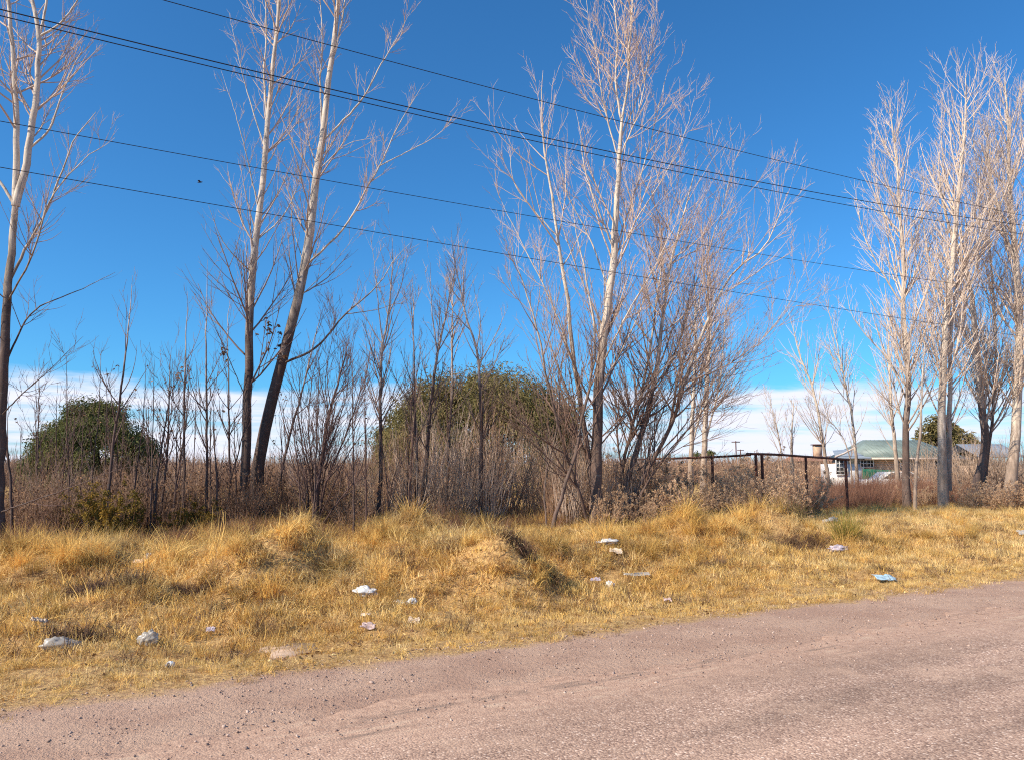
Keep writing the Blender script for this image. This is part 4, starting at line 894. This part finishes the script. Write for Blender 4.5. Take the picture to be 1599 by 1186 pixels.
# porch wing with shallow verge
w0, w1 = hx(1299), hx(1346)
boxes('wing_wall', [(rel((w0+w1)/2+.1, HZ+1.5, .95), (w1-w0-.2, 3, 1.9)), ], M_WWALL, hs_)
za, zb = hz(713), hz(699)
V = [rel(w0-.1, HZ-.6, za), rel(w1+.25, HZ-.6, ze+.02), rel(w1+.25, HZ+3, zb), rel(w0+1.2, HZ+3, zb-.1), rel(w0-.1, HZ-.6, za-.1), rel(w1+.25, HZ-.6, za-.1)]
mobj('wing_roof', raw_mesh('wing_roof', np.array(V), [np.array([(0, 1, 2, 3), (0, 4, 5, 1)])], M_BROOF), hs_)
T = Tubes(); T.add(np.array([rel(w0-.15, HZ-.62, za), rel(w0+.6, HZ-.4, za+.25), rel(w0+1.6, HZ-.2, zb+.08)]), np.array([.07, .07, .07]), 4); mobj('verge_board', T.mesh('verge_board', M_CREAM), hs_)
def window(px0, px1, py0, py1, Yd, parent, nx, ny, ox, oy):
    xa, xb, zt, zb_ = (px0-CX)/F*Yd, (px1-CX)/F*Yd, hz(py0, Yd), hz(py1, Yd); cx_, cz_ = (xa+xb)/2-ox, (zt+zb_)/2; W_, H_ = xb-xa, zt-zb_
    yy = Yd-oy; t_ = .055
    wl = [((cx_, yy, zt-t_/2), (W_, .06, t_)), ((cx_, yy, zb_+t_/2), (W_, .06, t_)), ((cx_-W_/2+t_/2, yy, cz_), (t_, .06, H_-2*t_-.004)), ((cx_+W_/2-t_/2, yy, cz_), (t_, .06, H_-2*t_-.004))]
    fr_ = boxes('window', wl, M_WHITE, parent)
    bl = [((cx_-W_/2+W_*k/nx, yy+.003, cz_), (.035, .04, H_-2*t_-.01)) for k in range(1, nx)] + [((cx_, yy+.007, zb_+H_*k/ny), (W_-2*t_-.01, .03, .035)) for k in range(1, ny)]
    boxes('glazing_bars', bl, M_WHITE, fr_)
    boxes('pane', [((cx_, yy+.035, cz_), (W_-2*t_-.01, .015, H_-2*t_-.01))], M_GLASS, fr_)
window(1302, 1321, 716, 741, HZ-.08, hs_, 3, 4, hx0, HZ+3)
window(1340, 1361, 716.5, 729, HZ-.06, hs_, 4, 2, hx0, HZ+3)
window(1402, 1412, 717, 729, HZ-.06, hs_, 2, 2, hx0, HZ+3)
window(1455, 1470, 717, 731, HZ-.06, hs_, 3, 2, hx0, HZ+3)
# brick courses on the tan wall
lst = []
for zc in np.arange(.15, ze-.1, .13):
    lst.append((rel((hx(1362)+hx(1400))/2, HZ-.008, zc), (hx(1400)-hx(1362), .02, .10)))
for l in lst[:]: pass
for k, l in enumerate(lst): boxes('brick_course', [l], M_BRICK, hs_)
# shade cloth, white tank and car
vv = (hx(1369, 52), 52, 0)
e = empty('shade_cloth', vv, 'dark green shade cloth stretched low before the tan wall', 'cloth')
nx, nz_ = 24, 6; V = []; 
for i in range(nx):
    for j in range(nz_):
        f_ = i/(nx-1); V.append(((f_-.5)*(hx(1395, 52)-hx(1343, 52)), .06*math.sin(f_*23+j)*.6, .55+(hz(731, 52)-.55)*j/(nz_-1)-(.12*f_ if j == nz_-1 else 0)))
ii = np.arange(nx*nz_).reshape(nx, nz_); q = np.stack([ii[:-1, :-1], ii[1:, :-1], ii[1:, 1:], ii[:-1, 1:]], -1).reshape(-1, 4)
o = mobj('cloth', raw_mesh('cloth', V, q, M_SHADE, True), e); md = o.modifiers.new('thickness', 'SOLIDIFY'); md.thickness = .02
for f_ in (-1.1, -.3, .4, 1.1): boxes('stake', [((f_, .06, .75), (.05, .05, 1.5))], M_RUST, e)
# parked white car (mostly behind weeds)
cy0 = 46; cc = empty('parked_car', (hx(1388, cy0), cy0, 0), 'white parked car half hidden by weeds before the house', 'car')
prof = [(-2.0, .35), (-2.02, .75), (-1.75, .92), (-1.0, .98), (-.45, 1.38), (.75, 1.40), (1.35, 1.0), (1.95, .92), (2.05, .6), (2.0, .35)]
def extr(prof, y0, y1, name, m, parent, ins=None):
    n = len(prof); V = [(a, y0, b_) for a, b_ in prof]+[(a, y1, b_) for a, b_ in prof]; Q = [np.array([(i, (i+1) % n, n+(i+1) % n, n+i) for i in range(n)]), np.array([list(range(n))[::-1]]), np.array([[n+i for i in range(n)]])]
    return mobj(name, raw_mesh(name, V, Q, m), parent)
extr(prof, -.8, .8, 'body', M_WHITE, cc)
extr([(-.9, 1.0), (-.42, 1.33), (.1, 1.35), (.1, 1.0)], -.81, -.802, 'side_window', M_GLASS, cc); extr([(.16, 1.0), (.16, 1.35), (.72, 1.34), (1.2, 1.02)], -.81, -.802, 'side_window', M_GLASS, cc)
for wx in (-1.25, 1.3):
    th = np.linspace(0, 6.283, 17)[:-1]; extr([(wx+.32*math.cos(a), .32+.32*math.sin(a)) for a in th], -.83, -.6, 'wheel', M_WIRE, cc); extr([(wx+.32*math.cos(a), .32+.32*math.sin(a)) for a in th], .6, .83, 'wheel', M_WIRE, cc)
# second building
b2 = empty('shed', (hx(1556, 60), 62, 0), 'shed with blue grey sheet roof between the crooked trunks', 'shed')
bw = hx(1592, 60)-hx(1530, 60)
boxes('wall', [((0, 0, .9), (bw, 4, 1.8))], M_BRICK, b2)
ze2, zr2 = hz(713, 60), hz(691, 60)
V = [(-bw/2-.3, -2.5, ze2), (bw/2+.3, -2.5, ze2), (bw/2+.3, 0.5, zr2), (-bw/2-.3, .5, zr2), (bw/2+.3, 2.6, ze2), (-bw/2-.3, 2.6, ze2)]
mobj('roof', raw_mesh('shed_roof', V, [np.array([(0, 1, 2, 3), (3, 2, 4, 5), (0, 5, 4, 1)])], M_BROOF), b2)
# chimney house far off
b3 = empty('cottage', (hx(1283, 90), 92, 0), 'far cottage with brick chimney hidden in brown brush', 'house')
boxes('wall', [((0, 0, 1.2), (6, 5, 2.4))], M_BRICK, b3)
zc = hz(711, 90)
mobj('roof', raw_mesh('cottage_roof', [(-3.2, -2.8, 2.4), (3.2, -2.8, 2.4), (3.2, 2.8, 2.4), (-3.2, 2.8, 2.4), (-3.2, 0, zc), (3.2, 0, zc)], [np.array([(0, 1, 5, 4), (2, 3, 4, 5)]), np.array([(3, 0, 4), (1, 2, 5)])], M_REDB), b3)
ch = boxes('chimney', [((0, -.4, (zc+hz(694, 90))/2-.2), (.85, .7, hz(694, 90)-zc+.6))], M_BRICK, b3)
boxes('chimney_cap', [((0, -.4, hz(693, 90)), (1.2, 1.0, .1))], M_RUST, ch)
# far utility poles
for px, pt_, la in ((1148, 688, 'far utility pole with a crossarm above the rail'), (1155, 701, 'second far utility pole, lower, with a plain crossbar')):
    Yd = 120 if pt_ < 700 else 150; e = empty('utility_pole', (hx(px, Yd), Yd, 0), la, 'pole'); zt = hz(pt_, Yd)
    pipe('pole', [(0, 0, 0), (0, 0, zt/2), (0, 0, zt)], .09, M_RUST, e, n=4); boxes('crossarm', [((0, 0, zt-.15), (1.3, .1, .12))], M_RUST, e)

# ------------------------------------------------------------------ overhead wires, parallel to the road
def wire(px_pts, d, rad, label):
    S_, Zt = [], []
    for px, py in px_pts:
        dv = ray(px, py); tt_ = d/(dv[0]*NN[0]+dv[1]*NN[1]); x, y, z = dv[0]*tt_, dv[1]*tt_, EYE+dv[2]*tt_
        S_.append(x*U[0]+y*U[1]); Zt.append(z)
    c2, c1, c0 = np.polyfit(S_, Zt, 2); s_ = np.linspace(S_[0]-14, S_[-1]+16, 60); zz = c2*s_**2+c1*s_+c0
    x, y = s_*U[0]+d*NN[0], s_*U[1]+d*NN[1]; T = Tubes(); T.add(np.stack([x, y, zz], 1), np.full(60, rad), 6)
    me = T.mesh('overhead_wire', M_WIRE); mobj('overhead_wire', me, None, label=label, cat='wire', group='overhead wires')
wire([(250, 0), (400, 39), (740, 130), (1260, 262), (1599, 337)], 13.5, .008, 'highest single overhead wire')
wire([(0, 17), (400, 109), (740, 191), (1260, 299), (1599, 352)], 13.5, .0105, 'upper wire of the close double line')
wire([(0, 26), (400, 119), (740, 200), (1260, 309), (1599, 366)], 13.7, .009, 'lower wire of the close double line')
wire([(0, 189), (400, 262), (740, 323), (1260, 408), (1460, 439)], 14.8, .0065, 'thin wire below the double line')
wire([(0, 260), (400, 331), (740, 391), (1260, 472), (1460, 506)], 14.8, .0065, 'lowest thin overhead wire')

# ------------------------------------------------------------------ bird
bp = P(312, 285, 26); bd = empty('bird', bp, 'tiny dark bird flying in the open sky', 'bird')
T = Tubes(); T.add(np.array([(-.09, 0, 0), (-.05, 0, .005), (0, 0, .01), (.05, 0, .012), (.08, 0, .015), (.10, 0, .012)]), np.array([.004, .02, .028, .02, .016, .003]), 8); mobj('body', T.mesh('bird_body', M_BIRD), bd)
for sg in (-1, 1):
    V = [(-.03, .015*sg, .02), (.04, .015*sg, .02), (.03, .09*sg, .05), (-.01, .13*sg, .035), (-.05, .08*sg, .045)]; mobj('wing', raw_mesh('wing', V, np.array([[0, 1, 2, 3, 4]]), M_BIRD), bd)

# ------------------------------------------------------------------ litter
def crumple(name, px, py, size, m, label, cat, seed, flat=.45, lift=.4, group=None, rz=0, amp=.62):
    rg = np.random.default_rng(seed); nu, nv = 34, 20; V = []
    for j in range(nv+1):
        ph_ = math.pi*j/nv
        for i in range(nu):
            th = 2*math.pi*i/nu; V.append((math.sin(ph_)*math.cos(th), math.sin(ph_)*math.sin(th), math.cos(ph_)))
    V = np.array(V); q0 = V*1.0
    dis = np.ones(len(V))
    for o_, (fq, am) in enumerate(((1.7, .9), (3.6, .55), (8, .3))):
        w1 = rg.normal(size=(5, 3))*fq; p1 = rg.random(5)*6.28
        dis = dis + amp*am*(sum(np.abs(np.sin(q0@w1[i]+p1[i])) for i in range(5))/5-.62)*2.4
    V = V*np.clip(dis, .35, 1.7)[:, None]*np.array(size)[None]/2
    V[:, 2] = np.maximum(V[:, 2], -size[2]*.35)
    ii = np.arange((nv+1)*nu).reshape(nv+1, nu); q_ = np.stack([ii[:-1], np.roll(ii[:-1], -1, 1), np.roll(ii[1:], -1, 1), ii[1:]], -1).reshape(-1, 4)
    v = G(px, py)-np.array([0, 0, .012]); o = mobj(name, raw_mesh(name, V, q_[:, ::-1], m, False), label=label, cat=cat, group=group); o.location = (v[0], v[1], v[2]+size[2]*lift); o.rotation_euler = (rg.normal()*.1, rg.normal()*.1, rz)
    return o
def sheet(name, px, py, w_, d_, m, label, cat, seed, lift=.03, tilt=(0, 0), rz=0, amp=.022):
    rg = np.random.default_rng(seed); n = 18; u_, v_ = np.meshgrid(np.linspace(-.5, .5, n), np.linspace(-.5, .5, n), indexing='ij')
    e1 = 1+.35*(fbm(u_*3+seed, v_*3+seed*2)-.47)*2; z_ = np.zeros_like(u_)
    for i in range(6):
        w1 = rg.normal(size=2)*(3+i*1.5); z_ = z_+amp*.8*np.abs(np.sin(u_*w1[0]+v_*w1[1]+rg.random()*6))/(1+i*.3)
    V = np.stack([u_*w_*.8*e1, v_*d_*.8*e1, z_], -1).reshape(-1, 3); ii = np.arange(n*n).reshape(n, n); q_ = np.stack([ii[:-1, :-1], ii[1:, :-1], ii[1:, 1:], ii[:-1, 1:]], -1).reshape(-1, 4)
    g_ = G(px, py); o = mobj(name, raw_mesh(name, V, q_, m), label=label, cat=cat); o.location = (g_[0], g_[1], g_[2]+lift*.5); o.rotation_euler = (tilt[0], tilt[1], rz)
    md = o.modifiers.new('thickness', 'SOLIDIFY'); md.thickness = .003; return o
crumple('plastic_bag', 92, 1014, (.30, .14, .13), M_FILM, 'long crumpled clear plastic bag in the grass nearest the frame corner', 'bag', 1, lift=.45, rz=.45)
crumple('plastic_bag', 231, 1006, (.16, .13, .13), M_FILM, 'puffy clear plastic bag with bright folds near the road', 'bag', 2, lift=.5)
o = crumple('paper_cup', 266, 1042, (.075, .07, .075), M_WHITE, 'small crushed white cup with dark print by the road edge', 'cup', 3, lift=.4, amp=.15)
pr = crumple('print', 266, 1042, (.05, .02, .055), M_NAVY, None, None, 4, lift=.0, amp=.1); pr.parent = o; pr.location = (-.008, -.028, .0); del_ = [pr.pop(k_) for k_ in ('label', 'category') if k_ in pr]
crumple('plastic_bag', 573, 929, (.24, .16, .11), M_WHITE, 'crumpled white plastic bag, brightest, beside the dark hollow', 'bag', 5, lift=.5)
crumple('plastic_bag', 625, 944, (.17, .10, .07), M_FILM, 'greyish clear plastic wrap lying against a white piece', 'bag', 6, lift=.5)
crumple('plastic_bag', 644, 943, (.12, .10, .08), M_WHITE, 'small white plastic piece at the end of grey wrap', 'bag', 7, lift=.6)
sheet('paper_scrap', 646, 975, .17, .10, M_PAPER, 'cream paper scrap folded upright in short grass', 'paper', 8, .04, (.6, .1))
sheet('paper_scrap', 575, 984, .18, .10, M_PINK, 'pinkish white paper scrap near the bare slab', 'paper', 9, .04, (.5, .1))
sheet('paper_scrap', 571, 966, .13, .06, M_PAPER, 'thin tan paper strip above the pinkish scrap', 'paper', 10, .04, (.5, 0))
sheet('paper_scrap', 330, 990, .11, .07, M_LILAC, 'small lilac plastic scrap in the near grass', 'scrap', 12, .05, (.5, 0))
#sheet('paper_scrap', 587, 1000+92, .05, .04, M_PAPER, 'tiny pale scrap on the dirt shoulder', 'scrap', 13, .01)
sheet('paper_scrap', 60, 977, .18, .06, M_PAPER, 'long tan paper strip above the clear bag', 'paper', 14, .06, (.5, .2), .5)
sheet('paper_scrap', 1042, 941, .12, .08, M_PINK, 'pale pink scrap close to the straight road edge', 'scrap', 15, .03, (.4, 0))
crumple('plastic_bag', 949, 870, (.32, .16, .10), M_WHITE, 'flattened white plastic bag high on the straw bank', 'bag', 16, lift=.9)
sheet('paper_scrap', 962, 881, .26, .16, M_PAPER, 'creased cream sheet below the flattened white bag', 'paper', 17, .10, (.5, .1))
crumple('plastic_bag', 953, 919, (.12, .09, .10), M_WHITE, 'small bright white plastic knot below the cream sheet', 'bag', 18, lift=.7)
sheet('plastic_sheet', 995, 903, .5, .10, M_FILM, 'long grey film sheet sunk in the straw', 'sheet', 19, .08, (.35, 0), .1)
sheet('plastic_sheet', 930, 906, .2, .1, M_LILAC, 'faint lilac film scrap beside the white knot', 'sheet', 20, .09, (.4, 0))
sheet('plastic_sheet', 1382, 908, .42, .26, M_BLUE, 'pale blue plastic sheet lying at the road edge', 'sheet', 21, .06, (.30, .05), .1)
crumple('plastic_bag', 1310, 862, (.32, .2, .14), M_LILAC, 'greyish lilac bag in front of the green broom plant', 'bag', 22, lift=.6)
sheet('paper_scrap', 1597, 835, .3, .2, M_FILM, 'pale film scrap at the frame edge in the straw', 'scrap', 23, .1, (.5, 0))
crumple('dark_rubbish', 1297, 817, (.40, .25, .16), M_CORE, 'dark grey rubbish lump behind the green broom plant', 'rubbish', 24, lift=.8)
sheet('paper_scrap', 899, 851, .22, .14, M_PAPER, 'pale scrap on the hummock below the tallest poplar', 'paper', 25, .14, (.6, 0))
sheet('paper_scrap', 218, 885, .2, .1, M_PAPER, 'pale scrap high in the straw below the olive shrub', 'paper', 26, .12, (.6, 0))
sheet('paper_scrap', 230, 878, .1, .14, M_FILM, 'small clear scrap standing beside the pale one', 'scrap', 27, .14, (.7, 0))
# bare slab at the verge
g_ = G(465, 1014); rg = np.random.default_rng(4); th = np.linspace(0, 6.283, 25)[:-1]; rad = 1+.18*np.sin(th*3+1)+.1*np.sin(th*5)
top = np.stack([np.cos(th)*rad*.34, np.sin(th)*rad*.24, np.full(24, .025)], 1); bot = top*np.array([1.08, 1.08, 0])+np.array([0, 0, -.04])
V = np.concatenate([top, bot]); q_ = [np.array([(i, (i+1) % 24, 24+(i+1) % 24, 24+i) for i in range(24)])[:, ::-1], np.arange(24)[None]]
o = mobj('concrete_slab', raw_mesh('concrete_slab', V, q_, M_CONC), label='flat dusty slab showing bare between the tufts near the road', cat='slab'); o.location = (g_[0], g_[1], g_[2]-.005); o.rotation_euler = (0, 0, .35)

# every repeat gets its own description: by the nearest landmark, then by its order there
LM = [(0, 15.5, 'the forked edge poplar'), (75, 30, 'the dark evergreen dome'), (148, 17, 'the olive shrub'), (205, 17, 'the lone tall sapling'), (300, 18.3, 'the straight dark whips'), (388, 19.2, 'the leaning poplar pair'), (490, 18.6, 'the fanning dark shrub'),
      (594, 21, 'the kinked pale tree'), (660, 21.8, 'the wide forked pale tree'), (750, 21.5, 'the leaning slim tree'), (862, 19.5, 'the crossing grey trunk'), (930, 20.5, 'the tallest poplar'), (1000, 21.2, 'the wide fanning poplar'), (1112, 23.5, 'the first rail post'), (1185, 23, 'the paired rail posts'),
      (1258, 24.7, 'the far rail post'), (1345, 55, 'the house gable'), (1414, 29, 'the straight grey poplar'), (1476, 28.6, 'the twin trunked poplar'), (1535, 30, 'the crooked brown trunk'), (1590, 29.5, 'the broad edge poplar')]
BASE = {'upright shrubs of the mid thicket': 'bare broom like shrub', 'low brush under the saplings': 'low dead leaved brush bush', 'fuzzy tan bushes under the rail': 'fuzzy tan dry bush', 'whip shoots standing in the brush': 'thin bare whip shoot',
        'shoots round the feet of the tallest poplars': 'bare brown shoots', 'thin shrubs round the saplings': 'thin stemmed bare shrub', 'tangled shrubs before the house': 'bare tangled shrub', 'brown weed stalks near the frame edge': 'brown weed stalks'}
fam = {}
for o in list(S.objects):
    if o.parent is None and o.get('group') in BASE:
        x, y = o.location.x, o.location.y; px = CX+F*x/y
        lx, ly, nm = min(LM, key=lambda l: abs(l[0]-px)); rl = 'in front of' if y < ly-.7 else ('behind' if y > ly+.7 else 'beside')
        tone = ''
        if BASE[o['group']].endswith('shrub') and o.children:
            mn = o.children[0].data.materials[0].name; tone = {'pale_brush_twigs': 'pale ', 'tan_brush_twigs': 'tan ', 'brush_twigs': 'brown '}.get(mn, '')
        fam.setdefault(tone+BASE[o['group']]+' '+rl+' '+nm, []).append((px, o))
ORD = ['leftmost', 'second', 'third', 'fourth', 'fifth', 'sixth', 'seventh', 'eighth', 'ninth']
for lb, l in fam.items():
    l.sort(key=lambda a: a[0])
    for k, (px, o) in enumerate(l):
        o['label'] = lb if len(l) == 1 else (lb+(', leftmost' if k == 0 else (', rightmost' if k == len(l)-1 else ', '+ORD[k]+' from left')))

_t = sum(len(m.polygons) for m in {o.data for o in S.objects if o.type == 'MESH'}); print('POLYS', _t)
